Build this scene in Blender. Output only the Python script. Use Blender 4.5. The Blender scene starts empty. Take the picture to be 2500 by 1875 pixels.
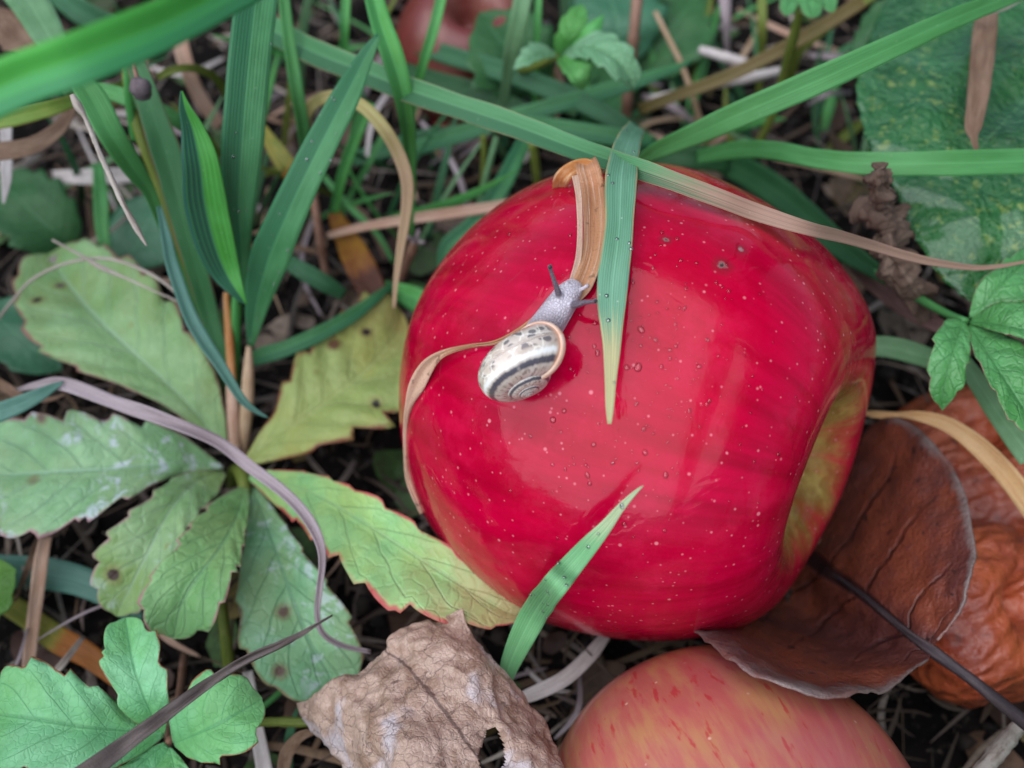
import bpy, bmesh, math, random
from mathutils import Vector, Matrix, noise
from mathutils.bvhtree import BVHTree
random.seed(7)
R = math.radians
S = bpy.context.scene
COL = S.collection
# scene unit: 1 Blender unit = 1 cm
S.unit_settings.system = 'METRIC'
S.unit_settings.scale_length = 0.01

# ------------------------------------------------------------------ camera
PITCH = 60.0
CAM = Vector((0.0, -6.96, 16.13))
FPX = 2222.0                                   # focal length in photo pixels (2500 wide)
CF = Vector((0, math.cos(R(PITCH)), -math.sin(R(PITCH))))
CU = Vector((0, math.sin(R(PITCH)), math.cos(R(PITCH))))
CR = Vector((1, 0, 0))
cd = bpy.data.cameras.new('camera')
cd.sensor_width = 36.0
cd.lens = FPX / 2500 * 36.0
cd.clip_start = 0.1
cd.clip_end = 5000
cd.dof.use_dof = True
cd.dof.focus_distance = 11.6
cd.dof.aperture_fstop = 0.155
cam = bpy.data.objects.new('camera', cd)
COL.objects.link(cam)
cam.location = CAM
cam.rotation_euler = (R(90 - PITCH), 0, 0)
S.camera = cam

# ------------------------------------------------------------------ sky, sun, exposure
SUN_EL, SUN_AZ = R(62), R(226)                 # azimuth clockwise from +Y
wd = bpy.data.worlds.new('World')
S.world = wd
wd.use_nodes = True
wn = wd.node_tree
bg = wn.nodes['Background']
sky = wn.nodes.new('ShaderNodeTexSky')
sky.sky_type = 'NISHITA'
sky.sun_disc = False
sky.sun_elevation = SUN_EL
sky.sun_rotation = SUN_AZ
sky.air_density = 1.0
sky.dust_density = 0.6
sky.ozone_density = 1.0
wn.links.new(sky.outputs[0], bg.inputs[0])
bg.inputs[1].default_value = 0.05
sd = bpy.data.lights.new('sun', 'SUN')
sd.energy = 1.5
sd.angle = R(98)
sd.color = (0.97, 0.985, 1.0)
sun = bpy.data.objects.new('sun', sd)
COL.objects.link(sun)
sdir = Vector((math.sin(SUN_AZ) * math.cos(SUN_EL), math.cos(SUN_AZ) * math.cos(SUN_EL), math.sin(SUN_EL)))
sun.location = sdir * 100
sun.rotation_euler = sdir.to_track_quat('Z', 'Y').to_euler()
S.view_settings.view_transform = 'Standard'
S.view_settings.look = 'None'
S.view_settings.exposure = 1.72
S.view_settings.gamma = 1.0

# ------------------------------------------------------------------ placing helpers
def ray(px, py):
    return (CF + CR * ((px - 1250) / FPX) + CU * (-(py - 937.5) / FPX))
def W(px, py, z):
    d = ray(px, py)
    return CAM + d * ((z - CAM.z) / d.z)
def depth_of(p):
    return (p - CAM).dot(CF)
def camvec(x, y, z):                            # x right, y up in picture, z towards camera
    return CR * x + CU * y - CF * z
BVH = {}
ACEN = {}
def on(which, px, py, off=0.0):
    """a point on the skin of an apple seen at this place, lifted by off"""
    d = ray(px, py).normalized()
    hit, nrm, i, dist = BVH[which].ray_cast(CAM, d)
    if hit is not None:
        if (hit - ACEN[which]).dot(nrm) < 0: nrm = -nrm
        return hit - d * (off / max(-nrm.dot(d), .4))
    q = CAM + d * (ACEN[which] - CAM).dot(d)
    hit, nrm, i, dist = BVH[which].find_nearest(q)
    if (hit - ACEN[which]).dot(nrm) < 0: nrm = -nrm
    return hit + nrm * off
def onn(which, px, py):
    d = ray(px, py).normalized()
    hit, nrm, i, dist = BVH[which].ray_cast(CAM, d)
    if hit is None:
        q = CAM + d * (ACEN[which] - CAM).dot(d)
        hit, nrm, i, dist = BVH[which].find_nearest(q)
    return nrm if (hit - ACEN[which]).dot(nrm) > 0 else -nrm
def P3(p):
    x, y, z = p[0], p[1], p[2]
    if isinstance(z, tuple):
        return on(z[0], x, y, z[1])
    return W(x, y, z)
def catmull(pts, n):
    """pts: list of Vectors/tuples of equal length; n samples evenly by chord length"""
    pts = [tuple(p) for p in pts]
    m = len(pts)
    if m == 1: return [pts[0]] * n
    seg = []
    out = []
    SUB = 12
    for i in range(m - 1):
        p0 = pts[max(i - 1, 0)]; p1 = pts[i]; p2 = pts[i + 1]; p3 = pts[min(i + 2, m - 1)]
        for s in range(SUB):
            t = s / SUB
            out.append(tuple(0.5 * ((2 * b) + (-a + c) * t + (2 * a - 5 * b + 4 * c - d) * t * t + (-a + 3 * b - 3 * c + d) * t ** 3)
                             for a, b, c, d in zip(p0, p1, p2, p3)))
    out.append(pts[-1])
    L = [0.0]
    for i in range(1, len(out)):
        L.append(L[-1] + math.dist(out[i][:3], out[i - 1][:3]))
    tot = L[-1] or 1e-9
    res = []
    j = 0
    for k in range(n):
        t = tot * k / (n - 1)
        while j < len(L) - 2 and L[j + 1] < t: j += 1
        f = (t - L[j]) / max(L[j + 1] - L[j], 1e-9)
        f = min(max(f, 0), 1)
        res.append(tuple(a + (b - a) * f for a, b in zip(out[j], out[j + 1])))
    return res

# ------------------------------------------------------------------ object helpers
def tag(o, label=None, cat=None, group=None, kind=None):
    if label: o['label'] = label
    if cat: o['category'] = cat
    if group: o['group'] = group
    if kind: o['kind'] = kind
    return o
def mesh_obj(name, verts, faces, mat=None, uvs=None, parent=None, smooth=True, origin=None, cols=None):
    me = bpy.data.meshes.new(name)
    org = Vector(origin) if origin is not None else Vector(verts[0])
    me.from_pydata([tuple(Vector(v) - org) for v in verts], [], faces)
    if uvs is not None:
        ul = me.uv_layers.new(name='UVMap')
        for lp in me.loops:
            ul.data[lp.index].uv = uvs[lp.vertex_index]
    if cols is not None:
        ca = me.color_attributes.new('tint', 'FLOAT_COLOR', 'POINT')
        for i, c in enumerate(cols): ca.data[i].color = (c[0], c[1], c[2], 1)
    if smooth:
        for p in me.polygons: p.use_smooth = True
    if mat: me.materials.append(mat)
    o = bpy.data.objects.new(name, me)
    COL.objects.link(o)
    if parent is None:
        o.location = org
    else:
        o.parent = parent
        o.location = org - WORLDLOC[parent.name]
    WORLDLOC[o.name] = org
    return o
WORLDLOC = {}
def empty(name, loc):
    o = bpy.data.objects.new(name, None)
    COL.objects.link(o)
    o.location = loc
    o.empty_display_size = 0.3
    WORLDLOC[o.name] = Vector(loc)
    return o
def grid_faces(nu, nv, closed_v=False):
    f = []
    for i in range(nu - 1):
        for j in range(nv if closed_v else nv - 1):
            j2 = (j + 1) % nv
            f.append((i * nv + j, i * nv + j2, (i + 1) * nv + j2, (i + 1) * nv + j))
    return f
def solidify(o, t):
    m = o.modifiers.new('thickness', 'SOLIDIFY')
    m.thickness = t
    m.offset = 0
    return o
def strip(name, label, cat, pts, mat, fold=0.22, tilt=0.0, tilt2=None, group=None, parent=None, nv=7, n=None, thick=0.014, cup=0.0, wav=0.0, seed=0):
    """a blade: ribbon along pts (px, py, z, width in photo px)"""
    ctl = []
    for p in pts:
        q = P3(p)
        ctl.append((q.x, q.y, q.z, p[3] * depth_of(q) / FPX))
    if n is None: n = max(14, 7 * len(pts))
    sp = catmull(ctl, n)
    V, UV = [], []
    ln = 0
    prev = None
    if tilt2 is None: tilt2 = tilt
    for i in range(n):
        c = Vector(sp[i][:3])
        a = Vector(sp[max(i - 1, 0)][:3]); b = Vector(sp[min(i + 1, n - 1)][:3])
        t = (b - a).normalized()
        view = (CAM - c).normalized()
        side = t.cross(view)
        if side.length < 1e-4: side = prev or CR
        side.normalize()
        if prev is not None and side.dot(prev) < 0: side = -side
        prev = side
        u = i / (n - 1)
        ang = R(tilt + (tilt2 - tilt) * u)
        nr = side.cross(t)
        if nr.dot(view) < 0: nr = -nr
        side2 = side * math.cos(ang) + nr * math.sin(ang)
        nr2 = nr * math.cos(ang) - side * math.sin(ang)
        w = sp[i][3] / max(math.cos(ang), 0.45) * (1 + .06 * noise.noise(Vector((c.x * 1.7, c.y * 1.7, c.z * 1.7))))
        for j in range(nv):
            s = j / (nv - 1) - 0.5
            h = (abs(s) * 2) * fold * w * 0.5 + cup * w * (s * s * 4 - .5)
            if wav: h += wav * noise.noise(Vector((u * 9 + seed, s * 2, seed * 3.1)))
            V.append(c + side2 * (s * w) + nr2 * h)
            UV.append((u, j / (nv - 1)))
    o = mesh_obj(name, V, grid_faces(n, nv), mat, UV, parent)
    if thick: solidify(o, thick)
    if label: tag(o, label, cat, group)
    return o
def tube(name, label, cat, pts, mat, group=None, parent=None, nv=8, n=None, knob=0.0, seed=1):
    """a round stalk along pts (px, py, z, width in photo px)"""
    ctl = []
    for p in pts:
        q = P3(p)
        ctl.append((q.x, q.y, q.z, p[3] * depth_of(q) / FPX * 0.5))
    V, F, UV = tube_geo(ctl, nv, n or max(12, 7 * len(pts)), knob, seed)
    o = mesh_obj(name, V, F, mat, UV, parent)
    if label: tag(o, label, cat, group)
    return o
def tube_geo(ctl, nv=8, n=24, knob=0.0, seed=1, flat=1.0, up=None):
    sp = catmull(ctl, n)
    V, UV = [], []
    nrm = None
    for i in range(n):
        c = Vector(sp[i][:3])
        t = (Vector(sp[min(i + 1, n - 1)][:3]) - Vector(sp[max(i - 1, 0)][:3])).normalized()
        if up is not None: nrm = up - t * up.dot(t)
        elif nrm is None: nrm = t.orthogonal()
        nrm = (nrm - t * nrm.dot(t)).normalized()
        bn = t.cross(nrm)
        r = sp[i][3]
        if knob: r *= 1 + knob * noise.noise(Vector((i * 0.7, seed * 5.3, 0.3)))
        for j in range(nv):
            a = 2 * math.pi * j / nv
            V.append(c + nrm * (math.cos(a) * r * flat) + bn * (math.sin(a) * r))
            UV.append((i / (n - 1), j / nv))
    F = grid_faces(n, nv, True)
    F.append(tuple(reversed(range(nv))))
    F.append(tuple((n - 1) * nv + j for j in range(nv)))
    return V, F, UV
def smooth01(a, b, x):
    t = min(max((x - a) / (b - a), 0), 1)
    return t * t * (3 - 2 * t)
def leaf(name, mid, left, right, z, mat, label=None, cat=None, parent=None, teeth=0, amp=0.15, cup=0.0, arch=0.0, rough=0.05, nu=None, nv=15,
         tstart=0.25, seed=0, thick=0.012, group=None, quilt=0.0, nq=8):
    """a leaf blade: midrib polyline plus its two edges (photo px), heights z = (base, tip) plus cup at the edges"""
    def conv(poly, dz):
        L = [0.0]
        for i in range(1, len(poly)): L.append(L[-1] + math.dist(poly[i][:2], poly[i - 1][:2]))
        out = []
        for p, l in zip(poly, L):
            u = l / L[-1]
            zz = p[2] if len(p) > 2 else zat(u) + dz * math.sin(math.pi * min(u * 1.0, 1)) 
            out.append(tuple(P3((p[0], p[1], zz))))
        return out
    def zat(u):
        if len(z) == 2: return z[0] + (z[1] - z[0]) * u
        k = u * (len(z) - 1); i = min(int(k), len(z) - 2)
        return z[i] + (z[i + 1] - z[i]) * (k - i)
    if nu is None: nu = max(40, teeth * 8 + 1)
    M = catmull(conv(mid, 0), nu)
    Lp = catmull(conv(left, cup), nu)
    Rp = catmull(conv(right, cup), nu)
    V, UV = [], []
    rnd = random.Random(seed + 11)
    ph = [rnd.uniform(-.25, .25) for _ in range(60)]
    for i in range(nu):
        u = i / (nu - 1)
        m = Vector(M[i]); l = Vector(Lp[i]); r = Vector(Rp[i])
        wid = (r - l).length
        a = Vector(M[max(i - 1, 0)]); b = Vector(M[min(i + 1, nu - 1)])
        nr = (r - l).cross(b - a)
        if nr.length < 1e-6: nr = Vector((0, 0, 1))
        nr.normalize()
        if nr.dot(CAM - m) < 0: nr = -nr
        for j in range(nv):
            s = (j / (nv - 1) - 0.5) * 2
            e = l if s < 0 else r
            av = abs(s)
            k = 1.0
            if teeth:
                x = u * teeth + (0.35 if s < 0 else 0.0)
                x += 0.5 * ph[int(x) % 60] * 1.0
                t = x - math.floor(x)
                saw = t ** 0.75 if t < 0.86 else (1 - t) / 0.14
                A = amp * smooth01(tstart - .1, tstart + .12, u) * (1 + ph[(int(x) * 7 + (3 if s < 0 else 0)) % 60])
                k = 1 - A * (1 - saw) * smooth01(.35, 1.0, av)
            p = m + (e - m) * (av * k)
            if teeth:
                p += (b - a).normalized() * (amp * 0.22 * wid / max(teeth, 1) * 3 * smooth01(.6, 1, av) * smooth01(tstart, tstart + .2, u) * (1 - u))
            h = -arch * wid * (av * av) + rough * wid * noise.noise(m * 0.9 + Vector((s * 1.3, seed * 3.7, u)))
            if quilt:
                h += quilt * wid * (0.5 - abs(((u * nq - av * 1.1) % 1.0) - .5) * 2) * -smooth01(0.02, 0.25, av) * math.sin(math.pi * min(1, u * 1.05))
                h += quilt * wid * 1.2 * smooth01(0, .3, av)
            V.append(p + nr * h)
            UV.append((u, j / (nv - 1)))
    o = mesh_obj(name, V, grid_faces(nu, nv), mat, UV, parent)
    if thick: solidify(o, thick)
    if label: tag(o, label, cat, group)
    return o
def sheet(name, stations, mat, nu=50, nv=31, parent=None, label=None, cat=None, thick=0.02, crinkle=0.0, cscale=1.5, seed=0, edge_amp=0.0):
    """a free sheet through rows of 3D points; rows run across, stations along"""
    k = len(stations[0])
    def cat_u(pts, n):
        m = len(pts); res = []
        for q in range(n):
            x = q / (n - 1) * (m - 1); i = min(int(x), m - 2); t = x - i
            p0 = pts[max(i - 1, 0)]; p1 = pts[i]; p2 = pts[i + 1]; p3 = pts[min(i + 2, m - 1)]
            res.append(tuple(0.5 * ((2 * b) + (-a + c) * t + (2 * a - 5 * b + 4 * c - d) * t * t + (-a + 3 * b - 3 * c + d) * t ** 3) for a, b, c, d in zip(p0, p1, p2, p3)))
        return res
    cols = [cat_u([st[j] for st in stations], nu) for j in range(k)]
    V, UV = [], []
    for i in range(nu):
        row = cat_u([cols[j][i] for j in range(k)], nv)
        for j in range(nv):
            V.append(Vector(row[j])); UV.append((i / (nu - 1), j / (nv - 1)))
    if crinkle:
        N = []
        for i in range(nu):
            for j in range(nv):
                a = V[min(i + 1, nu - 1) * nv + j] - V[max(i - 1, 0) * nv + j]
                b = V[i * nv + min(j + 1, nv - 1)] - V[i * nv + max(j - 1, 0)]
                c = a.cross(b)
                N.append(c.normalized() if c.length > 1e-9 else Vector((0, 0, 1)))
        out = []
        for idx, v in enumerate(V):
            q = v * cscale + Vector((seed * 9.1, 0, 0))
            h = noise.noise(q) + 0.5 * noise.noise(q * 2.3) + 0.25 * (1 - abs(noise.noise(q * 4.1)) * 2)
            out.append(v + N[idx] * (h * crinkle))
        V = out
    o = mesh_obj(name, V, grid_faces(nu, nv), mat, UV, parent)
    if thick: solidify(o, thick)
    if label: tag(o, label, cat)
    return o

# ------------------------------------------------------------------ material helpers
class G:
    def __init__(s, name):
        s.m = bpy.data.materials.new(name)
        s.m.use_nodes = True
        s.t = s.m.node_tree
        s.t.nodes.clear()
        s.out = s.t.nodes.new('ShaderNodeOutputMaterial')
    def n(s, typ, ins=None, **kw):
        nd = s.t.nodes.new('ShaderNode' + typ)
        for k, v in kw.items(): setattr(nd, k, v)
        for k, v in (ins or {}).items():
            s.set(nd.inputs[k], v)
        return nd
    def set(s, sock, v):
        if hasattr(v, 'links') or isinstance(v, bpy.types.NodeSocket): s.t.links.new(v, sock)
        else:
            if isinstance(v, tuple) and len(v) == 3 and sock.type == 'RGBA': v = v + (1,)
            sock.default_value = v
    def math(s, op, a, b=0.0, c=None, clamp=False):
        nd = s.n('Math', operation=op, use_clamp=clamp)
        s.set(nd.inputs[0], a); s.set(nd.inputs[1], b)
        if c is not None: s.set(nd.inputs[2], c)
        return nd.outputs[0]
    def mix(s, f, a, b, blend='MIX'):
        nd = s.n('Mix', data_type='RGBA', blend_type=blend)
        s.set(nd.inputs[0], f); s.set(nd.inputs[6], a); s.set(nd.inputs[7], b)
        return nd.outputs[2]
    def sm(s, x, a, b, lo=0.0, hi=1.0):
        nd = s.n('MapRange', interpolation_type='SMOOTHSTEP')
        s.set(nd.inputs[0], x); nd.inputs[1].default_value = a; nd.inputs[2].default_value = b
        nd.inputs[3].default_value = lo; nd.inputs[4].default_value = hi
        return nd.outputs[0]
    def lin(s, x, a, b, lo=0.0, hi=1.0):
        nd = s.n('MapRange')
        s.set(nd.inputs[0], x); nd.inputs[1].default_value = a; nd.inputs[2].default_value = b
        nd.inputs[3].default_value = lo; nd.inputs[4].default_value = hi
        return nd.outputs[0]
    def noise(s, vec, scale, detail=4, rough=0.55, dist=0.0):
        nd = s.n('TexNoise', {'Scale': scale, 'Detail': detail, 'Roughness': rough, 'Distortion': dist})
        s.set(nd.inputs['Vector'], vec)
        return nd.outputs['Fac']
    def vor(s, vec, scale, feature='F1', rnd=1.0):
        nd = s.n('TexVoronoi', {'Scale': scale, 'Randomness': rnd}, feature=feature)
        s.set(nd.inputs['Vector'], vec)
        return nd
    def comb(s, x, y, z=0.0):
        nd = s.n('CombineXYZ')
        s.set(nd.inputs[0], x); s.set(nd.inputs[1], y); s.set(nd.inputs[2], z)
        return nd.outputs[0]
    def uv(s):
        u = s.n('UVMap')
        sp = s.n('SeparateXYZ'); s.t.links.new(u.outputs[0], sp.inputs[0])
        return sp.outputs[0], sp.outputs[1]
    def obj(s): return s.n('TexCoord').outputs['Object']
    def rnd(s): return s.n('ObjectInfo').outputs['Random']
    def bump(s, h, strength=0.5, dist=0.02):
        nd = s.n('Bump', {'Strength': strength, 'Distance': dist, 'Height': h})
        return nd.outputs[0]
    def pbsdf(s, col, rough=0.45, normal=None, spec=0.5, trans=0.0, tcol=None, **ins):
        nd = s.n('BsdfPrincipled', {'Base Color': col, 'Roughness': rough, 'Specular IOR Level': spec})
        for k, v in ins.items(): s.set(nd.inputs[k.replace('_', ' ')], v)
        if normal is not None: s.t.links.new(normal, nd.inputs['Normal'])
        o = nd.outputs[0]
        if trans:
            tr = s.n('BsdfTranslucent', {'Color': tcol if tcol is not None else col})
            if normal is not None: s.t.links.new(normal, tr.inputs['Normal'])
            mx = s.n('MixShader', {'Fac': trans})
            s.t.links.new(o, mx.inputs[1]); s.t.links.new(tr.outputs[0], mx.inputs[2])
            o = mx.outputs[0]
        s.t.links.new(o, s.out.inputs[0])
        return s.m
MATS = {}
def blade_mat(name, c1, c2, tip=None, ts=0.8, edge=None, ew=0.9, rough=0.42, ribs=14, half=None, trans=0.36, spec=0.30, specks=0.3):
    if name in MATS: return MATS[name]
    g = G(name)
    u, v = g.uv()
    ob = g.obj(); rd = g.rnd()
    ofs = g.math('MULTIPLY', rd, 50.0)
    st = g.noise(g.comb(g.math('MULTIPLY_ADD', u, 5.0, ofs), g.math('MULTIPLY', v, 22.0), ofs), 1.0, 3)
    lo = g.noise(g.comb(g.math('MULTIPLY_ADD', u, 7.0, ofs), g.math('MULTIPLY', v, 1.6), ofs), 1.0, 3)
    col = g.mix(g.sm(lo, .3, .7), c1, c2)
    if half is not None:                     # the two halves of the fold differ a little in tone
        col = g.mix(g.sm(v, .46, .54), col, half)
    rib = g.math('SINE', g.math('MULTIPLY', v, ribs * 6.2832))
    col = g.mix(g.math('MULTIPLY', g.sm(rib, -.2, 1.0), .22), col, tuple(min(1, x * 1.7 + .01) for x in c2))
    col = g.mix(g.math('MULTIPLY', g.sm(st, .45, .75), .35), col, tuple(x * .62 for x in c1))
    a = g.math('MULTIPLY', g.math('ABSOLUTE', g.math('SUBTRACT', v, .5)), 2.0)
    col = g.mix(g.math('MULTIPLY', g.sm(a, .10, .0), .35), col, tuple(min(1, x * 1.5 + .02) for x in c2))
    if edge is not None:
        en = g.noise(g.comb(g.math('MULTIPLY_ADD', u, 9.0, ofs), 0.0, 0.0), 1.0, 3)
        col = g.mix(g.math('MULTIPLY', g.sm(a, ew, min(ew + .1, .995)), g.sm(en, .35, .6)), col, edge)
    if tip is not None:
        tu = g.math('MULTIPLY_ADD', st, .16, g.math('SUBTRACT', u, .08))
        col = g.mix(g.sm(tu, ts, ts + .09), col, g.mix(g.sm(st, .35, .65), tuple(x * .78 for x in tip), tuple(min(1, x * 1.12) for x in tip)))
    if specks:
        vo = g.vor(ob, 9.0)
        sel = g.math('GREATER_THAN', g.n('SeparateColor', {0: vo.outputs['Color']}).outputs[0], .82)
        sp = g.math('MULTIPLY', g.sm(vo.outputs['Distance'], .16, .06), sel)
        col = g.mix(g.math('MULTIPLY', sp, specks), col, (.45, .55, .42))
    h = g.math('ADD', g.math('MULTIPLY', rib, .35), g.math('MULTIPLY', st, .7))
    nb = g.bump(h, .35, .012)
    rg = g.math('MULTIPLY_ADD', lo, .25, rough - .1)
    MATS[name] = g.pbsdf(col, rg, nb, spec, trans, col)
    return MATS[name]
def dry_mat(name, c1, c2, c3, rough=0.65, trans=0.15, spec=0.3, streak=16.0, bump=0.5, tip=None, ts=.8, spots=0.0):
    if name in MATS: return MATS[name]
    g = G(name)
    u, v = g.uv()
    ob = g.obj(); ofs = g.math('MULTIPLY', g.rnd(), 50.0)
    st = g.noise(g.comb(g.math('MULTIPLY_ADD', u, 4.0, ofs), g.math('MULTIPLY', v, streak), ofs), 1.0, 5, .65)
    lo = g.noise(g.comb(g.math('MULTIPLY_ADD', u, 6.0, ofs), g.math('MULTIPLY', v, 2.0), ofs), 1.0, 4)
    col = g.mix(g.sm(lo, .3, .7), c1, c2)
    col = g.mix(g.sm(st, .48, .72), col, c3)
    if tip is not None: col = g.mix(g.sm(g.math('MULTIPLY_ADD', lo, .2, g.math('SUBTRACT', u, .1)), ts, ts + .12), col, tip)
    fine = g.noise(ob, 40.0, 3)
    col = g.mix(g.math('MULTIPLY', g.sm(fine, .5, .75), .35), col, tuple(x * .4 for x in c1))
    if spots:
        sn = g.noise(ob, 7.0, 2)
        col = g.mix(g.math('MULTIPLY', g.sm(sn, .62, .70), spots), col, (.03, .015, .012))
    nb = g.bump(g.math('ADD', st, g.math('MULTIPLY', fine, .3)), bump, .02)
    MATS[name] = g.pbsdf(col, rough, nb, spec, trans, col)
    return MATS[name]
def leaf_mat(name, c1, c2, vein, nv=7, slope=1.1, spots=None, samt=0.0, sscale=1.6, edge=None, ew=.9, rough=.45, trans=.22, spec=.4, powder=0.0,
             bump=.5, net=7.0, marks=(), yel=None, yamt=0.0, tipc=None, vw=.1, hazec=None, dark=True):
    if name in MATS: return MATS[name]
    g = G(name)
    u, v = g.uv()
    ob = g.obj(); ofs = g.math('MULTIPLY', g.rnd(), 30.0)
    obs = g.n('VectorMath', {0: ob}, operation='ADD')
    g.t.links.new(g.comb(ofs, ofs, ofs), obs.inputs[1])
    ov = obs.outputs[0]
    a = g.math('MULTIPLY', g.math('ABSOLUTE', g.math('SUBTRACT', v, .5)), 2.0)
    wob = g.noise(ov, 1.2, 2)
    t = g.math('ADD', g.math('SUBTRACT', g.math('MULTIPLY', u, float(nv)), g.math('MULTIPLY', a, slope)), g.math('MULTIPLY', wob, .5))
    fr = g.math('FRACT', t)
    tri = g.math('ABSOLUTE', g.math('MULTIPLY_ADD', fr, 2.0, -1.0))       # 1 at the vein
    lat = g.math('MULTIPLY', g.sm(tri, 1 - vw, 1.0), g.sm(a, 1.0, .5, .25, 1.0))
    mid = g.sm(a, .055, .012)
    vm = g.math('MAXIMUM', lat, mid)
    lo = g.noise(ov, .9, 4); me = g.noise(ov, 3.2, 5, .6); fi = g.noise(ov, 22.0, 3)
    nz = g.n('TexNoise', {'Scale': net * .8, 'Detail': 2.0}); g.t.links.new(ov, nz.inputs['Vector'])
    wv = g.n('VectorMath', {0: nz.outputs['Color']}, operation='SCALE'); wv.inputs[3].default_value = 1.1 / net
    wa = g.n('VectorMath', {0: ov, 1: wv.outputs[0]}, operation='ADD').outputs[0]
    ve = g.vor(wa, net, 'DISTANCE_TO_EDGE')
    nt = g.sm(ve.outputs['Distance'], .16, .0)
    col = g.mix(g.sm(lo, .32, .68), c1, c2)
    col = g.mix(g.math('MULTIPLY', g.sm(me, .35, .7), .4), col, tuple(x * .68 for x in c1) if dark else tuple(min(1, x * 1.25) for x in c2))
    if yel is not None:
        yn = g.noise(ov, .7, 3)
        col = g.mix(g.math('MULTIPLY', g.sm(yn, .42, .62), yamt), col, yel)
    col = g.mix(g.math('MULTIPLY', nt, .12), col, vein)
    col = g.mix(g.math('MULTIPLY', vm, .75), col, vein)
    if tipc is not None:
        col = g.mix(g.sm(g.math('MULTIPLY_ADD', me, .35, g.math('SUBTRACT', u, .17)), .62, .95), col, tipc)
    if edge is not None:
        en = g.noise(ov, 1.6, 3)
        col = g.mix(g.math('MULTIPLY', g.sm(g.math('MULTIPLY_ADD', me, .14, g.math('SUBTRACT', a, .07)), ew, min(ew + .10, .99)), g.sm(en, .3, .55)), col, edge)
    if spots is not None:
        vo = g.vor(ov, sscale)
        sel = g.math('GREATER_THAN', g.n('SeparateColor', {0: vo.outputs['Color']}).outputs[0], 1 - samt)
        d = g.math('MULTIPLY_ADD', me, .18, vo.outputs['Distance'])
        halo = g.math('MULTIPLY', g.sm(d, .36, .24), sel)
        col = g.mix(g.math('MULTIPLY', halo, .6), col, tuple(x * .5 + y * .5 for x, y in zip(spots, (.25, .2, .06))))
        col = g.mix(g.math('MULTIPLY', g.sm(d, .25, .19), sel), col, spots)
    if marks:
        po = g.n('NewGeometry').outputs['Position'] if False else g.n('NewGeometry').outputs[0]
        fl_ = g.n('VectorMath', {0: po}, operation='MULTIPLY'); fl_.inputs[1].default_value = (1, 1, .2)
        for (mx_, my_, mz_, mr_, mc_) in marks:
            q_ = W(mx_, my_, mz_)
            dd = g.n('VectorMath', {0: fl_.outputs[0], 1: (q_.x, q_.y, q_.z * .2)}, operation='DISTANCE').outputs[1]
            dd = g.math('MULTIPLY_ADD', g.math('SUBTRACT', me, .5), mr_ * 1.3, dd)
            col = g.mix(g.math('MULTIPLY', g.sm(dd, mr_ * 1.9, mr_ * .9), .55), col, (.24, .19, .06))
            col = g.mix(g.sm(dd, mr_ * 1.05, mr_ * .75), col, mc_)
    rg = g.math('MULTIPLY_ADD', me, .25, rough - .12)
    if powder:
        pn = g.noise(ov, 2.6, 6, .7, .6)
        pl = g.noise(ov, .75, 2)
        pm = g.math('MULTIPLY', g.sm(pn, .53, .60), g.sm(pl, .46, .58))
        pm = g.math('MULTIPLY', pm, powder)
        col = g.mix(pm, col, (.52, .60, .62))
    h = g.math('ADD', g.math('MULTIPLY', vm, -1.0), g.math('ADD', g.math('MULTIPLY', nt, -.35), g.math('MULTIPLY', fi, .25)))
    h = g.math('ADD', h, g.math('MULTIPLY', me, .6))
    nb = g.bump(h, bump, .04)
    MATS[name] = g.pbsdf(col, rg, nb, spec, trans, g.mix(.35, col, tuple(min(1, x * 1.3) for x in c2)))
    return MATS[name]

# ------------------------------------------------------------------ ground: one sheet of dark humus out to the horizon
def axis_coords(lo, hi, step, far):
    c = []
    x = lo
    while x < hi + 1e-6:
        c.append(x); x += step
    d = step; a = hi; up = []
    while a < far:
        d *= 1.5; a += d; up.append(a)
    d = step; a = lo; dn = []
    while a > -far:
        d *= 1.5; a -= d; dn.append(a)
    return list(reversed(dn)) + c + up
def soil_mat():
    g = G('humus soil')
    ob = g.obj()
    n1 = g.noise(ob, .6, 5); n2 = g.noise(ob, 5.0, 6, .7); n3 = g.noise(ob, .03, 3)
    col = g.mix(g.sm(n1, .35, .65), (.004, .003, .003), (.013, .010, .009))
    col = g.mix(g.sm(n2, .56, .72), col, (.11, .085, .070))
    ln = g.n('VectorMath', {0: ob}, operation='LENGTH').outputs[1]
    turf = g.mix(g.sm(n3, .4, .6), (.035, .085, .025), (.07, .12, .04))
    col = g.mix(g.sm(ln, 24.0, 45.0), col, turf)
    return g.pbsdf(col, .8, g.bump(n2, .8, .15), .1)
xs = axis_coords(-17, 17, .22, 6000)
ys = axis_coords(-9, 24, .22, 6000)
V = []
for x in xs:
    for y in ys:
        p = Vector((x, y, 0))
        near = smooth01(60, 20, math.hypot(x, y)) if math.hypot(x, y) > 20 else 1
        z = near * (.30 * noise.noise(p * .35) + .22 * noise.noise(p * 1.1) + .12 * noise.noise(p * 2.6)) - .25
        V.append((x, y, z))
ny = len(ys)
F = []
for i in range(len(xs) - 1):
    for j in range(ny - 1):
        F.append((i * ny + j, (i + 1) * ny + j, (i + 1) * ny + j + 1, i * ny + j + 1))
gr = mesh_obj('ground', V, F, soil_mat(), origin=(0, 0, 0))
tag(gr, kind='structure')

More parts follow.
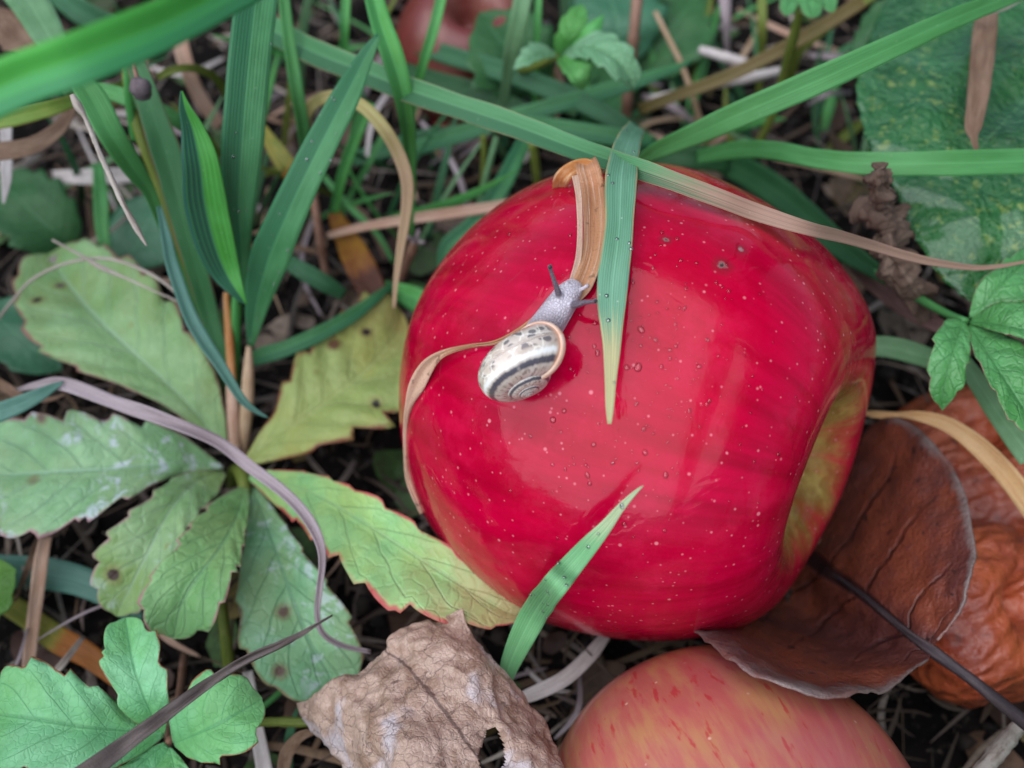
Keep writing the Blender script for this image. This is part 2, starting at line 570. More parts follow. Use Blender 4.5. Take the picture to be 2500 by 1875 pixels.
# ------------------------------------------------------------------ apples
PROFILE = [(0, .36), (.07, .385), (.12, .46), (.19, .61), (.28, .755), (.39, .835), (.55, .825), (.69, .735), (.82, .57), (.92, .36), (.98, .13), (1.0, -.10),
           (.955, -.37), (.84, -.64), (.66, -.85), (.46, -.955), (.30, -.98), (.17, -.93), (.07, -.86), (0, -.85)]
def apple_geo(rad, prof=PROFILE, nu=90, nv=120, lob=.018, wob=.02, seed=0, sq=1.0):
    pr = catmull([(a, b, 0) for a, b in prof], nu)
    V = []
    for i in range(nu):
        r, z = max(pr[i][0], 0.0004), pr[i][1]
        for j in range(nv):
            a = 2 * math.pi * j / nv
            k = 1 + lob * math.cos(5 * a + seed) * (z + .4) * min(1, r * 2)
            d = Vector((r * math.cos(a), r * math.sin(a), z))
            k += wob * noise.noise(d * 1.1 + Vector((seed * 7.7, 1, 2)))
            V.append(Vector((r * k * math.cos(a), r * k * math.sin(a), z * sq * (1 + wob * noise.noise(d * .9 + Vector((3, seed * 5.1, 0)))))) * rad)
    return V, grid_faces(nu, nv, True)
def place_apple(name, rad, cen, axis, mat, spin=0.0, **kw):
    V, F = apple_geo(rad, **kw)
    F = [tuple(reversed(f)) for f in F]
    o = mesh_obj(name, V, F, mat, origin=(0, 0, 0))
    rot = Vector(axis).normalized().to_track_quat('Z', 'Y').to_matrix() @ Matrix.Rotation(spin, 3, 'Z')
    o.rotation_euler = rot.to_euler()
    o.location = cen
    WORLDLOC[o.name] = Vector(cen)
    wv = [rot @ v + Vector(cen) for v in V]
    BVH[name] = BVHTree.FromPolygons(wv, F)
    ACEN[name] = Vector(cen)
    return o, rot

def red_skin(rot, cen, scars):
    g = G('red apple skin')
    ob = g.obj()
    sx = g.n('SeparateXYZ'); g.t.links.new(ob, sx.inputs[0])
    x, y, z = sx.outputs
    r = g.math('SQRT', g.math('ADD', g.math('MULTIPLY', x, x), g.math('MULTIPLY', y, y)))
    ang = g.n('VectorMath', {0: g.comb(x, y, 0.0)}, operation='NORMALIZE').outputs[0]
    sa = g.n('SeparateXYZ'); g.t.links.new(ang, sa.inputs[0])
    stv = g.comb(g.math('MULTIPLY', sa.outputs[0], 5.0), g.math('MULTIPLY', sa.outputs[1], 5.0), g.math('MULTIPLY', z, .22))
    st = g.noise(stv, 2.0, 5, .6)
    lo = g.noise(ob, .35, 3)
    col = g.mix(g.sm(st, .3, .7), (.29, .0, .016), (.43, .0, .030))
    col = g.mix(g.math('MULTIPLY', g.sm(lo, .45, .7), .5), col, (.42, .0, .018))
    st2 = g.noise(g.comb(g.math('MULTIPLY', sa.outputs[0], 14.0), g.math('MULTIPLY', sa.outputs[1], 14.0), g.math('MULTIPLY', z, .35)), 1.5, 4, .65)
    col = g.mix(g.math('MULTIPLY', g.sm(st2, .50, .75), .35), col, (.32, .0, .014))
    bl = g.noise(ob, 1.4, 6, .7)
    col = g.mix(g.math('MULTIPLY', g.sm(bl, .48, .72), .30), col, (.58, .012, .065))
    # russet yellow bowl round the stalk
    bn = g.noise(g.comb(g.math('MULTIPLY', sa.outputs[0], 2.0), g.math('MULTIPLY', sa.outputs[1], 2.0), g.math('MULTIPLY', z, .6)), 1.3, 4, .6)
    rb = g.math('MULTIPLY_ADD', bn, 1.5, r)
    bowl = g.math('MULTIPLY', g.sm(rb, 2.45, 1.65), g.math('GREATER_THAN', z, 0.0))
    by = g.mix(g.sm(g.noise(ob, 1.6, 5, .65), .35, .65), (.16, .08, .018), (.29, .20, .055))
    by = g.mix(g.sm(g.noise(ob, 3.0, 3), .58, .68), by, (.20, .12, .03))
    col = g.mix(bowl, col, by)
    # pale lenticels
    for sc, th, rr, am in ((2.3, .55, .05, .50), (4.5, .40, .085, .40), (8.0, .40, .12, .35)):
        vo = g.vor(ob, sc)
        sel = g.math('GREATER_THAN', g.n('SeparateColor', {0: vo.outputs['Color']}).outputs[0], th)
        size = g.n('SeparateColor', {0: vo.outputs['Color']}).outputs[1]
        d = g.math('SUBTRACT', vo.outputs['Distance'], g.math('MULTIPLY', size, rr * .6))
        col = g.mix(g.math('MULTIPLY', g.math('MULTIPLY', g.sm(d, rr * 1.2, .0), sel), am), col, (.80, .30, .34))
    inv = rot.inverted()
    scar_h = None
    for (p, rad, dark) in scars:
        q = inv @ (Vector(p) - Vector(cen))
        dn = g.n('VectorMath', {0: ob, 1: tuple(q)}, operation='DISTANCE').outputs[1]
        dn = g.math('MULTIPLY_ADD', g.noise(ob, 12.0, 4), rad * 1.6, g.math('SUBTRACT', dn, rad * .8))
        col = g.mix(g.math('MULTIPLY', g.sm(dn, rad * 2.6, rad * .7), .45), col, (.10, .015, .02))
        col = g.mix(g.math('MULTIPLY', g.sm(dn, rad, rad * .4), .8), col, (.20, .13, .115))
        col = g.mix(g.sm(dn, rad * .55, rad * .3), col, dark)
    wet = g.noise(ob, .55, 4, .6, .4)
    rg = g.math('MULTIPLY_ADD', g.sm(bl, .35, .7), .07, g.sm(wet, .47, .56, .05, .15))
    fi = g.noise(ob, 16.0, 2)
    mid = g.noise(ob, 1.2, 2)
    h = g.math('ADD', g.math('MULTIPLY', fi, .10), g.math('MULTIPLY', mid, .8))
    h = g.math('ADD', h, g.sm(wet, .50, .535, .0, .22))
    return g.pbsdf(col, rg, g.bump(h, .32, .05), .17, Coat_Weight=.09, Coat_Roughness=.03)

RED_C = CAM + CR * (320 / FPX * 14.5) + CU * (-52 / FPX * 14.5) + CF * 14.5
RED_AX = camvec(.81, -.31, .48)
red, red_rot = place_apple('red_apple', 3.69, RED_C, RED_AX, None, spin=.4, seed=1, sq=.965, lob=.022, wob=.028)
red.data.materials.append(red_skin(red_rot, RED_C, [(on('red_apple', 1763, 648), .075, (.05, .03, .03)), (on('red_apple', 1626, 585), .05, (.10, .06, .05)), (on('red_apple', 1809, 609), .05, (.30, .14, .14))]))
tag(red, 'large glossy deep red apple lying on its side with a snail on it', 'apple')
RA = 'red_apple'
# stub of the stalk deep in the bowl
ax = RED_AX.normalized()
stalk_m = dry_mat('apple stalk', (.10, .055, .03), (.06, .035, .02), (.16, .10, .05))
ctl = [tuple(RED_C + ax * 1.30) + (.13,), tuple(RED_C + ax * 1.7 + CU * .05) + (.10,), tuple(RED_C + ax * 2.1 + CU * .2) + (.12,)]
v_, f_, uv_ = tube_geo(ctl, 8, 14, .3, 2)
st = mesh_obj('stalk', v_, f_, stalk_m, uv_, origin=RED_C + ax * 1.3)
st.parent = red
st.matrix_parent_inverse = (Matrix.Translation(RED_C) @ red_rot.to_4x4()).inverted()

def striped_skin():
    g = G('striped apple skin')
    ob = g.obj()
    sx = g.n('SeparateXYZ'); g.t.links.new(ob, sx.inputs[0])
    x, y, z = sx.outputs
    ang = g.n('VectorMath', {0: g.comb(x, y, 0.0)}, operation='NORMALIZE').outputs[0]
    sa = g.n('SeparateXYZ'); g.t.links.new(ang, sa.inputs[0])
    stv = g.comb(g.math('MULTIPLY', sa.outputs[0], 6.0), g.math('MULTIPLY', sa.outputs[1], 6.0), g.math('MULTIPLY', z, .45))
    st = g.noise(stv, 2.2, 4, .6)
    lo = g.noise(ob, .8, 3)
    col = g.mix(g.sm(lo, .35, .65), (.43, .185, .085), (.43, .12, .095))
    col = g.mix(g.math('MULTIPLY', g.sm(st, .36, .62), .62), col, (.40, .06, .075))
    s2 = g.noise(g.comb(g.math('MULTIPLY', sa.outputs[0], 9.0), g.math('MULTIPLY', sa.outputs[1], 9.0), g.math('MULTIPLY', z, 1.0)), 2.4, 3)
    col = g.mix(g.math('MULTIPLY', g.sm(s2, .60, .68), .7), col, (.40, .02, .03))
    vo = g.vor(ob, 3.2)
    sel = g.math('GREATER_THAN', g.n('SeparateColor', {0: vo.outputs['Color']}).outputs[0], .35)
    col = g.mix(g.math('MULTIPLY', g.math('MULTIPLY', g.sm(vo.outputs['Distance'], .10, .03), sel), .6), col, (.72, .50, .38))
    return g.pbsdf(col, .3, g.bump(g.noise(ob, 5.0, 4), .12, .04), .5, Coat_Weight=.2, Coat_Roughness=.12)
STR_C = CAM + CR * (552 / FPX * 12.3) + CU * (-1150 / FPX * 12.3) + CF * 12.3
stp, _r = place_apple('striped_apple', 2.60, STR_C, (.25, -.72, .62), striped_skin(), seed=3, spin=1.0)
tag(stp, 'yellow apple with red streaks below the big red apple', 'apple')
SA = 'striped_apple'
g = G('hidden apple skin')
hm = g.pbsdf(g.mix(g.sm(g.noise(g.obj(), .8, 4), .4, .6), (.13, .022, .018), (.17, .055, .04)), .4)
hid, _r = place_apple('fallen_apple', 1.75, W(1140, 120, 1.3), (.1, -.2, 1), hm, seed=4)
tag(hid, 'dull brownish red apple half hidden in the grass behind', 'apple')
hid2, _r = place_apple('fallen_apple', 1.15, W(1160, 245, .1), (.6, .3, 1), red.data.materials[0], seed=6)
tag(hid2, 'small dark red apple in shadow under the crossing blades', 'apple')

# rotten apple: collapsed, wrinkled
def rot_mat():
    g = G('rotten apple skin')
    ob = g.obj()
    n1 = g.noise(ob, .55, 5, .6); n2 = g.noise(ob, 2.2, 6, .7, .6); n3 = g.noise(ob, 8.0, 4)
    col = g.mix(g.sm(n1, .35, .65), (.48, .105, .038), (.26, .042, .020))
    col = g.mix(g.sm(n2, .55, .72), col, (.11, .022, .016))
    col = g.mix(g.math('MULTIPLY', g.sm(n3, .6, .75), .4), col, (.55, .20, .12))
    w = g.n('TexWave', {'Scale': 1.1, 'Distortion': 9.0, 'Detail': 4.0, 'Detail Scale': 1.2}, wave_type='BANDS')
    g.t.links.new(ob, w.inputs['Vector'])
    h = g.math('ADD', g.math('MULTIPLY', w.outputs['Fac'], .8), g.math('MULTIPLY', n2, 1.2))
    return g.pbsdf(col, g.sm(n2, .3, .7, .2, .42), g.bump(h, .55, .10), .5, Coat_Weight=.15, Coat_Roughness=.15)
def rotten(name, cen, rad, flat, seed, label, mat):
    V, F = apple_geo(rad, nu=110, nv=150, lob=.03, wob=.10, seed=seed, sq=flat)
    out = []
    for v in V:
        d = v.normalized()
        q = v * .9 + Vector((seed * 3.3, 0, 0))
        ridg = 1 - abs(noise.noise(q * 1.1)) * 2
        r2 = 1 - abs(noise.noise(q * 2.6 + Vector((4, 4, 4)))) * 2
        out.append(v + d * (.20 * noise.noise(q * .8) + .10 * (ridg - .5) + .05 * (r2 - .5)))
    o = mesh_obj(name, out, F, mat, origin=(0, 0, 0))
    o.location = cen
    o.rotation_euler = (.25, -.3, seed)
    WORLDLOC[o.name] = Vector(cen)
    tag(o, label, 'apple')
    return o
rm = rot_mat()
rotten('rotten_apple', W(2385, 1490, 1.0), 1.62, .72, 2.0, 'collapsed rotten orange brown apple with wrinkled skin behind the curled leaf', rm)
rotten('rotten_apple', W(2400, 1120, .35), 1.75, .6, 5.0, 'mushy dark red rotten apple beneath the tan dry strip', rm)

# ------------------------------------------------------------------ snail
def snail():
    root = empty('snail', on(RA, 1275, 880, 0.0))
    tag(root, 'small pale banded snail with speckled shell crawling on the red apple', 'snail')
    # shell: a conispiral tube growing out from its apex
    A = camvec(.34, -.83, .36).normalized()
    nf = (camvec(0, 0, 1) - A * camvec(0, 0, 1).dot(A)).normalized()
    tg = -(A.cross(nf))
    nrm = onn(RA, 1262, 890)
    apex = on(RA, 1296, 966, .0)
    # depth of the apex so that the shell sits on the skin
    d = ray(1292, 968).normalized()
    apex = CAM + d * ((on(RA, 1270, 905) - CAM).dot(d) - .62)
    TURNS = 4.6
    th1 = R(62)                                   # the mouth, past the side facing the camera
    k = math.log(2.02) / (2 * math.pi)
    NU, NV = 230, 36
    V, UV = [], []
    RHO, TR, HZ = .315, .345, .44
    def frame(th):
        e = math.exp(k * (th - th1))
        rad = nf * math.cos(th) + tg * math.sin(th)
        return e, rad
    def ringpts(th, fl=1.0, nv=NV):
        e, rad = frame(th)
        c = apex + rad * (RHO * e) - A * (HZ * e)
        pts = []
        for j in range(nv):
            ps = 2 * math.pi * j / nv
            ru = TR * e * (1.0 + .04 * math.cos(2 * ps)) * fl
            g_ = 1 + .012 * noise.noise(Vector((th * 7, ps * .4, 1.7)))
            pts.append(c + rad * (math.cos(ps) * ru * g_) + A * (math.sin(ps) * ru * .93 * g_))
        return c, pts
    for i in range(NU):
        f = i / (NU - 1)
        th = th1 - TURNS * 2 * math.pi * (1 - f) ** 1.0
        fl = 1.0 + .07 * smooth01(.975, 1.0, f)
        c, pts = ringpts(th, fl)
        for j, p in enumerate(pts):
            V.append(p); UV.append(((th - th1) / (2 * math.pi), j / NV))
    Fc = grid_faces(NU, NV, True)
    Fc.append(tuple(range(NV)))
    g = G('snail shell')
    u, v = g.uv()
    ob = g.obj()
    vv = g.math('SUBTRACT', g.math('FRACT', g.math('ADD', v, .5)), .56)      # -.5..+.5, 0 at the periphery, + towards the apex
    n1 = g.noise(g.comb(g.math('MULTIPLY', u, 60.0), g.math('MULTIPLY', vv, 5.0), 0.0), 1.0, 4)
    wob = g.math('MULTIPLY', g.math('SUBTRACT', n1, .5), .035)
    n2 = g.noise(ob, 5.0, 4)
    w = g.math('ADD', vv, wob)
    col = g.mix(g.sm(n2, .35, .65), (.58, .50, .43), (.46, .36, .29))
    # blotches below the periphery
    vb = g.vor(g.comb(g.math('MULTIPLY', u, 26.0), g.math('MULTIPLY', vv, 17.0), 0.0), 1.0)
    vb.voronoi_dimensions = '2D'
    sel = g.math('GREATER_THAN', g.n('SeparateColor', {0: vb.outputs['Color']}).outputs[0], .15)
    db = g.math('MULTIPLY_ADD', n1, .35, vb.outputs['Distance'])
    blot = g.math('MULTIPLY', g.math('MULTIPLY', g.sm(db, .54, .47), sel), g.sm(vv, -.015, -.04))
    col = g.mix(g.math('MULTIPLY', blot, .85), col, (.09, .075, .085))
    # fine pale branching lines
    vl = g.vor(g.comb(g.math('MULTIPLY', u, 16.0), g.math('MULTIPLY_ADD', vv, 9.0, g.math('MULTIPLY', n2, 1.5)), 2.0), 1.0, 'DISTANCE_TO_EDGE')
    vl.voronoi_dimensions = '2D'
    lnm = g.math('MULTIPLY', g.sm(vl.outputs['Distance'], .055, .02), g.sm(vv, .03, .0))
    col = g.mix(g.math('MULTIPLY', lnm, .7), col, (.80, .74, .64))
    def band(lo, hi, soft=.012):
        return g.math('MULTIPLY', g.sm(w, lo - soft, lo + soft), g.sm(w, hi + soft, hi - soft))
    col = g.mix(band(.0, .032), col, (.80, .77, .73))
    bn = g.noise(g.comb(g.math('MULTIPLY', u, 22.0), g.math('MULTIPLY', vv, 4.0), 4.0), 1.0, 3)
    col = g.mix(g.math('MULTIPLY', band(.048, .092, .010), g.sm(bn, .18, .34)), col, (.075, .065, .085))
    fk = g.noise(g.comb(g.math('MULTIPLY', u, 55.0), g.math('MULTIPLY', vv, 14.0), 7.0), 1.0, 3)
    col = g.mix(g.math('MULTIPLY', g.math('MULTIPLY', band(.10, .30, .02), g.sm(fk, .48, .60)), .75), col, (.16, .11, .10))
    col = g.mix(g.math('MULTIPLY', g.sm(vv, .20, .30), .55), col, (.36, .22, .14))
    # growth lines
    gl = g.noise(g.comb(g.math('MULTIPLY', u, 190.0), g.math('MULTIPLY', vv, 3.0), 9.0), 1.0, 3)
    col = g.mix(g.math('MULTIPLY', g.sm(gl, .5, .8), .25), col, (.40, .33, .28))
    # warm lip
    col = g.mix(g.sm(u, -.035, -.012), col, (.58, .33, .22))
    shell_m = g.pbsdf(col, .32, g.bump(g.math('ADD', gl, g.math('MULTIPLY', n1, .5)), .22, .012), .5, Coat_Weight=.25, Coat_Roughness=.12)
    shell = mesh_obj('shell', V, Fc, shell_m, UV, parent=root, origin=apex)
    tag(shell, 'cream shell with a dark spiral band and speckles')
    # turned lip round the mouth
    e, rad = frame(th1)
    c, pts = ringpts(th1, 1.075, 40)
    LV, LUV = [], []
    tdir = (nf * -math.sin(th1) + tg * math.cos(th1)).normalized()
    for i, p in enumerate(pts + [pts[0]]):
        dr = (p - c).normalized()
        for j in range(10):
            a = 2 * math.pi * j / 10
            LV.append(p + dr * (math.cos(a) * .026) + tdir * (math.sin(a) * .05)); LUV.append((i / 40, j / 10))
    g = G('shell lip')
    lm = g.pbsdf(g.mix(g.sm(g.noise(g.obj(), 6.0, 3), .4, .6), (.60, .36, .25), (.66, .45, .34)), .35, None, .5)
    mesh_obj('lip', LV, grid_faces(41, 10, True), lm, LUV, parent=shell, origin=LV[0])
    # body: foot, neck, head and four feelers grown together into one skin
    def ap(px, py, off): return on(RA, px, py, off)
    parts = []
    upn = onn(RA, 1360, 760)
    neck = [(1255, 915, .10, .10), (1285, 868, .16, .19), (1315, 822, .20, .215), (1340, 785, .20, .20), (1362, 752, .19, .18), (1380, 727, .18, .175), (1394, 708, .155, .15), (1403, 694, .12, .11)]
    ctl = [tuple(ap(x, y, o)) + (r,) for x, y, o, r in neck]
    parts.append(tube_geo(ctl, 20, 44, .0, up=upn, flat=.86))
    foot = [(1215, 985 - 20, .05, .05), (1262, 905, .07, .15), (1310, 830, .06, .24), (1345, 780, .06, .225), (1375, 735, .06, .20), (1398, 705, .05, .15)]
    ctl = [tuple(ap(x, y, o)) + (r,) for x, y, o, r in foot]
    parts.append(tube_geo(ctl, 20, 40, .0, up=upn, flat=.40))
    def feeler(pts):
        ctl = []
        for x, y, o, r in pts: ctl.append(tuple(ap(x, y, o)) + (r,))
        parts.append(tube_geo(ctl, 10, 26))
        q = Vector(ctl[-1][:3]); r = ctl[-1][3]
        bv, bf = [], []
        for i in range(7):
            for j in range(10):
                a = math.pi * i / 6; b = 2 * math.pi * j / 10
                bv.append(q + Vector((math.sin(a) * math.cos(b), math.sin(a) * math.sin(b), math.cos(a))) * (r * 1.35))
        parts.append((bv, grid_faces(7, 10, True), None))
    feeler([(1374, 738, .22, .060), (1366, 722, .34, .046), (1356, 694, .48, .033), (1347, 668, .58, .027), (1343, 652, .64, .026)])
    feeler([(1392, 742, .22, .058), (1406, 744, .32, .046), (1428, 738, .42, .034), (1448, 736, .50, .027), (1453, 735, .52, .026)])
    feeler([(1388, 716, .20, .040), (1386, 704, .24, .026), (1384, 692, .28, .024)])
    feeler([(1406, 716, .18, .040), (1420, 706, .20, .026), (1434, 698, .23, .024)])
    BV, BF = [], []
    for p in parts:
        o = len(BV)
        BV += p[0]; BF += [tuple(i + o for i in f) for f in p[1]]
    g = G('snail skin')
    ob = g.obj()
    na = ap(1300, 845, .15) - Vector(root.location); nb_ = ap(1396, 712, .15) - Vector(root.location)
    ab = nb_ - na
    # distance from the neck line tells feelers from neck
    pa = g.n('VectorMath', {0: ob, 1: tuple(na)}, operation='SUBTRACT').outputs[0]
    tt = g.math('DIVIDE', g.n('VectorMath', {0: pa, 1: tuple(ab)}, operation='DOT_PRODUCT').outputs[1], ab.length_squared)
    tt = g.math('MINIMUM', g.math('MAXIMUM', tt, 0.0), 1.0)
    pr = g.n('VectorMath', {0: tuple(ab)}, operation='SCALE'); g.t.links.new(tt, pr.inputs[3])
    ds = g.n('VectorMath', {0: pa}, operation='DISTANCE'); g.t.links.new(pr.outputs[0], ds.inputs[1])
    dist = ds.outputs[1]
    wr = g.vor(ob, 26.0, 'DISTANCE_TO_EDGE')
    big = g.noise(ob, 5.0, 3)
    col = g.mix(g.sm(big, .35, .65), (.44, .38, .42), (.32, .27, .30))
    col = g.mix(g.math('MULTIPLY', g.sm(wr.outputs['Distance'], .02, .12), .55), col, (.60, .55, .60))
    col = g.mix(g.sm(dist, .215, .27), col, (.115, .085, .105))
    sm_ = g.pbsdf(col, .28, g.bump(g.sm(wr.outputs['Distance'], .0, .25), .55, .018), .5, Subsurface_Weight=.25, Subsurface_Radius=(.08, .05, .04), Subsurface_Scale=1.0)
    body = mesh_obj('body', BV, BF, sm_, parent=root, origin=root.location)
    m = body.modifiers.new('one skin', 'REMESH'); m.mode = 'VOXEL'; m.voxel_size = .0125; m.use_smooth_shade = True
    m = body.modifiers.new('soften', 'SMOOTH'); m.factor = .5; m.iterations = 3
    # eyes at the feeler tips
    g = G('snail eye'); em = g.pbsdf((.02, .015, .02), .2)
    for x, y, o in ((1343, 652, .655), (1453, 735, .535)):
        q = ap(x, y, o)
        bv = []
        for i in range(7):
            for j in range(10):
                a = math.pi * i / 6; b = 2 * math.pi * j / 10
                bv.append(q + Vector((math.sin(a) * math.cos(b), math.sin(a) * math.sin(b), math.cos(a))) * .022)
        mesh_obj('eye', bv, grid_faces(7, 10, True), em, parent=root, origin=q)
snail()

# ------------------------------------------------------------------ plant materials
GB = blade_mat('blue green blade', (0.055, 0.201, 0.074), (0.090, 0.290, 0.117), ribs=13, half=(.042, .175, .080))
GM = blade_mat('mid green blade', (0.070, 0.252, 0.067), (0.105, 0.336, 0.109), ribs=10)
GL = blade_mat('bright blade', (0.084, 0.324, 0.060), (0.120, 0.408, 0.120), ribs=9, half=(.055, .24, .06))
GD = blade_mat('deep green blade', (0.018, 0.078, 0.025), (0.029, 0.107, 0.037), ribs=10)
GP = blade_mat('pale blade', (0.126, 0.270, 0.117), (0.180, 0.342, 0.171), ribs=10)
GT = blade_mat('teal blade', (0.090, 0.225, 0.171), (0.126, 0.270, 0.216), ribs=8)
GO = blade_mat('olive blade', (.13, .18, .025), (.20, .24, .05), ribs=6)
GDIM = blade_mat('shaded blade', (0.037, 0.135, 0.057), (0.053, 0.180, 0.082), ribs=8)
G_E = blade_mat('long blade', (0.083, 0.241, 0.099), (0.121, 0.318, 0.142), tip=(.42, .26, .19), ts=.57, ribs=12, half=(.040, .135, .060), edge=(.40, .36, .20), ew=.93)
G_H = blade_mat('drooping blade', (0.128, 0.312, 0.180), (0.187, 0.396, 0.253), tip=(.58, .54, .28), ts=.80, ribs=13, edge=(.46, .36, .18), ew=.84, specks=.8)
G_I = blade_mat('young blade', (0.144, 0.378, 0.153), (0.198, 0.450, 0.207), tip=(.48, .58, .34), ts=.80, ribs=11, specks=.6)
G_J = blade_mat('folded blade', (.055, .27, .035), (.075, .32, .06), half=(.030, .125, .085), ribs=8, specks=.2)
G_OY = blade_mat('yellowing blade', (.16, .20, .03), (.30, .26, .05), tip=(.36, .12, .02), ts=.5, ribs=8)
D_TAN = dry_mat('tan straw', (.42, .28, .17), (.52, .37, .25), (.30, .17, .09))
D_ORG = dry_mat('orange dry leaf', (.46, .17, .045), (.54, .25, .09), (.68, .48, .30), rough=.42, streak=9, bump=1.0)
D_YEL = dry_mat('yellowed blade', (.36, .32, .11), (.44, .38, .17), (.32, .20, .08), tip=(.40, .28, .17), ts=.62, streak=9)
D_LAV = dry_mat('grey lilac straw', (.30, .24, .25), (.40, .33, .35), (.20, .14, .14))
D_BRN = dry_mat('brown straw', (.16, .09, .055), (.24, .15, .10), (.10, .05, .03))
D_DRK = dry_mat('dark bark', (.075, .045, .032), (.13, .082, .060), (.22, .155, .115), rough=.8, streak=7, bump=1.0)
D_WHT = dry_mat('bleached straw', (.55, .48, .46), (.66, .60, .58), (.40, .32, .28))
D_PNK = dry_mat('pinkish straw', (.46, .28, .20), (.56, .38, .29), (.36, .19, .11))
D_TW = dry_mat('weathered twig', (.34, .28, .24), (.46, .40, .35), (.18, .13, .10), streak=6, bump=.8)
D_OLV = dry_mat('olive brown blade', (.13, .10, .03), (.18, .13, .05), (.09, .06, .025), rough=.5)
D_PUR = dry_mat('purple brown dry blade', (.17, .085, .075), (.24, .13, .11), (.10, .05, .045), rough=.5)
D_STEM = dry_mat('reddish stem', (.22, .11, .07), (.30, .17, .12), (.13, .07, .05), streak=5)

# ------------------------------------------------------------------ large withered five finger leaf on the left
PALM = dict(nv=7, slope=1.6, net=4.0, rough=.40, bump=.6, vw=.10, trans=.2, spec=.35)
PM1 = leaf_mat('palm leaf upper', (0.208, 0.378, 0.138), (0.304, 0.480, 0.229), (.30, .46, .28), edge=(.30, .14, .12), ew=.92, yel=(.24, .31, .10), yamt=.45, marks=((112, 757, 1.5, .12, (.030, .012, .016)), (155, 708, 1.5, .09, (.12, .07, .08)), (494, 852, 1.6, .10, (.07, .045, .05)), (335, 815, 1.7, .05, (.16, .10, .08)), (50, 815, 1.4, .08, (.030, .012, .016))), **PALM)
PM2 = leaf_mat('palm leaf powdery', (0.221, 0.429, 0.195), (0.319, 0.543, 0.287), (.28, .46, .30), edge=(.40, .22, .24), ew=.92, powder=.9, yel=(.27, .31, .14), yamt=.35, spots=(.16, .10, .08), samt=.20, sscale=1.5, **PALM)
PM3 = leaf_mat('palm leaf blotched', (0.194, 0.366, 0.138), (0.319, 0.480, 0.241), (.32, .46, .30), marks=((287, 1412, 1.8, .11, (.05, .025, .02)), (330, 1290, 1.9, .05, (.10, .06, .05)), (420, 1345, 2.0, .05, (.16, .07, .05))), spots=(.14, .09, .07), samt=.25, sscale=1.1, edge=(.34, .22, .20), ew=.90, powder=.4, yel=(.22, .33, .06), yamt=.5, **PALM)
PM4 = leaf_mat('palm leaf lower', (0.167, 0.366, 0.126), (0.263, 0.480, 0.195), (.15, .30, .15), spots=(.16, .09, .06), samt=.22, sscale=1.4, edge=(.36, .20, .18), ew=.92, yel=(.25, .30, .11), yamt=.35, **PALM)
PM5 = leaf_mat('palm leaf blue', (0.167, 0.378, 0.183), (0.263, 0.493, 0.275), (.13, .29, .16), edge=(.26, .20, .10), ew=.93, powder=.6, yel=(.26, .34, .12), yamt=.4, spots=(.14, .09, .07), samt=.18, sscale=1.4, **PALM)
PM6 = leaf_mat('palm leaf reddening', (0.221, 0.480, 0.195), (0.347, 0.581, 0.229), (.30, .48, .22), edge=(.46, .09, .08), ew=.86, yel=(.36, .46, .13), yamt=.6, tipc=(.42, .36, .16), **PALM)
PM7 = leaf_mat('palm leaf yellowed', (0.269, 0.347, 0.095), (0.336, 0.403, 0.134), (.34, .40, .14), marks=((897, 822, 1.4, .11, (.030, .012, .016)), (778, 925, 1.5, .05, (.030, .012, .016)), (925, 1010, 1.3, .12, (.02, .012, .01)), (850, 990, 1.4, .03, (.030, .012, .016)), (820, 870, 1.5, .025, (.030, .012, .016))), edge=(.22, .08, .04), ew=.84, spots=(.13, .055, .025), samt=.16, sscale=1.3, yel=(.33, .33, .08), yamt=.7, tipc=(.28, .23, .07), **PALM)
pc = W(565, 1165, 1.0)
palm = empty('cinquefoil_leaf', pc)
tag(palm, 'big pale withered five fingered leaf with spotted and powdery leaflets', 'leaf')
def pleaf(*a, **k):
    k.setdefault('parent', palm); k.setdefault('rough', .05)
    return leaf('leaflet', *a, **k)
o = pleaf([(552, 1110), (480, 1010), (370, 900), (250, 790), (165, 690), (120, 620)],
      [(548, 1110), (430, 1010), (330, 960), (170, 905), (77, 850), (48, 790), (30, 705), (60, 630), (120, 620)],
      [(556, 1100), (548, 1000), (520, 890), (468, 803), (435, 730), (380, 670), (290, 615), (200, 585), (120, 620)], (1.0, 1.7, 1.9, 1.3), PM1, teeth=9, amp=0.15, cup=.25, seed=1, quilt=.035)
tag(o, 'upper leaflet with two dark spots')
o = pleaf([(545, 1140), (470, 1130), (400, 1132), (200, 1147), (60, 1155), (-70, 1160)],
      [(545, 1138), (430, 1055), (330, 1020), (250, 1003), (130, 1000), (0, 1035), (-70, 1160)],
      [(545, 1145), (430, 1160), (300, 1235), (190, 1295), (80, 1325), (0, 1310), (-70, 1160)], (1.2, 2.2, 2.3, 2.2), PM2, teeth=8, amp=0.20, cup=.15, seed=2, quilt=.035)
tag(o, 'left leaflet with white powdery patches')
o = pleaf([(548, 1152), (500, 1165), (440, 1215), (390, 1290), (355, 1360), (300, 1470), (285, 1505)],
      [(545, 1150), (440, 1160), (330, 1235), (235, 1330), (215, 1400), (235, 1470), (285, 1505)],
      [(552, 1160), (530, 1210), (490, 1270), (450, 1350), (400, 1440), (340, 1500), (285, 1505)], (1.1, 2.0, 2.0, 1.6), PM3, teeth=9, amp=0.22, cup=.25, seed=3, quilt=.04)
tag(o, 'lower left leaflet with brown blotches')
o = pleaf([(600, 1185), (575, 1270), (530, 1350), (470, 1430), (440, 1490), (425, 1560)],
      [(594, 1185), (500, 1240), (430, 1320), (372, 1400), (335, 1485), (360, 1540), (425, 1560)],
      [(608, 1190), (605, 1280), (590, 1390), (560, 1470), (530, 1530), (480, 1560), (425, 1560)], (1.2, 2.5, 2.6, 2.4), PM4, teeth=8, amp=0.20, cup=.2, seed=4, quilt=.04)
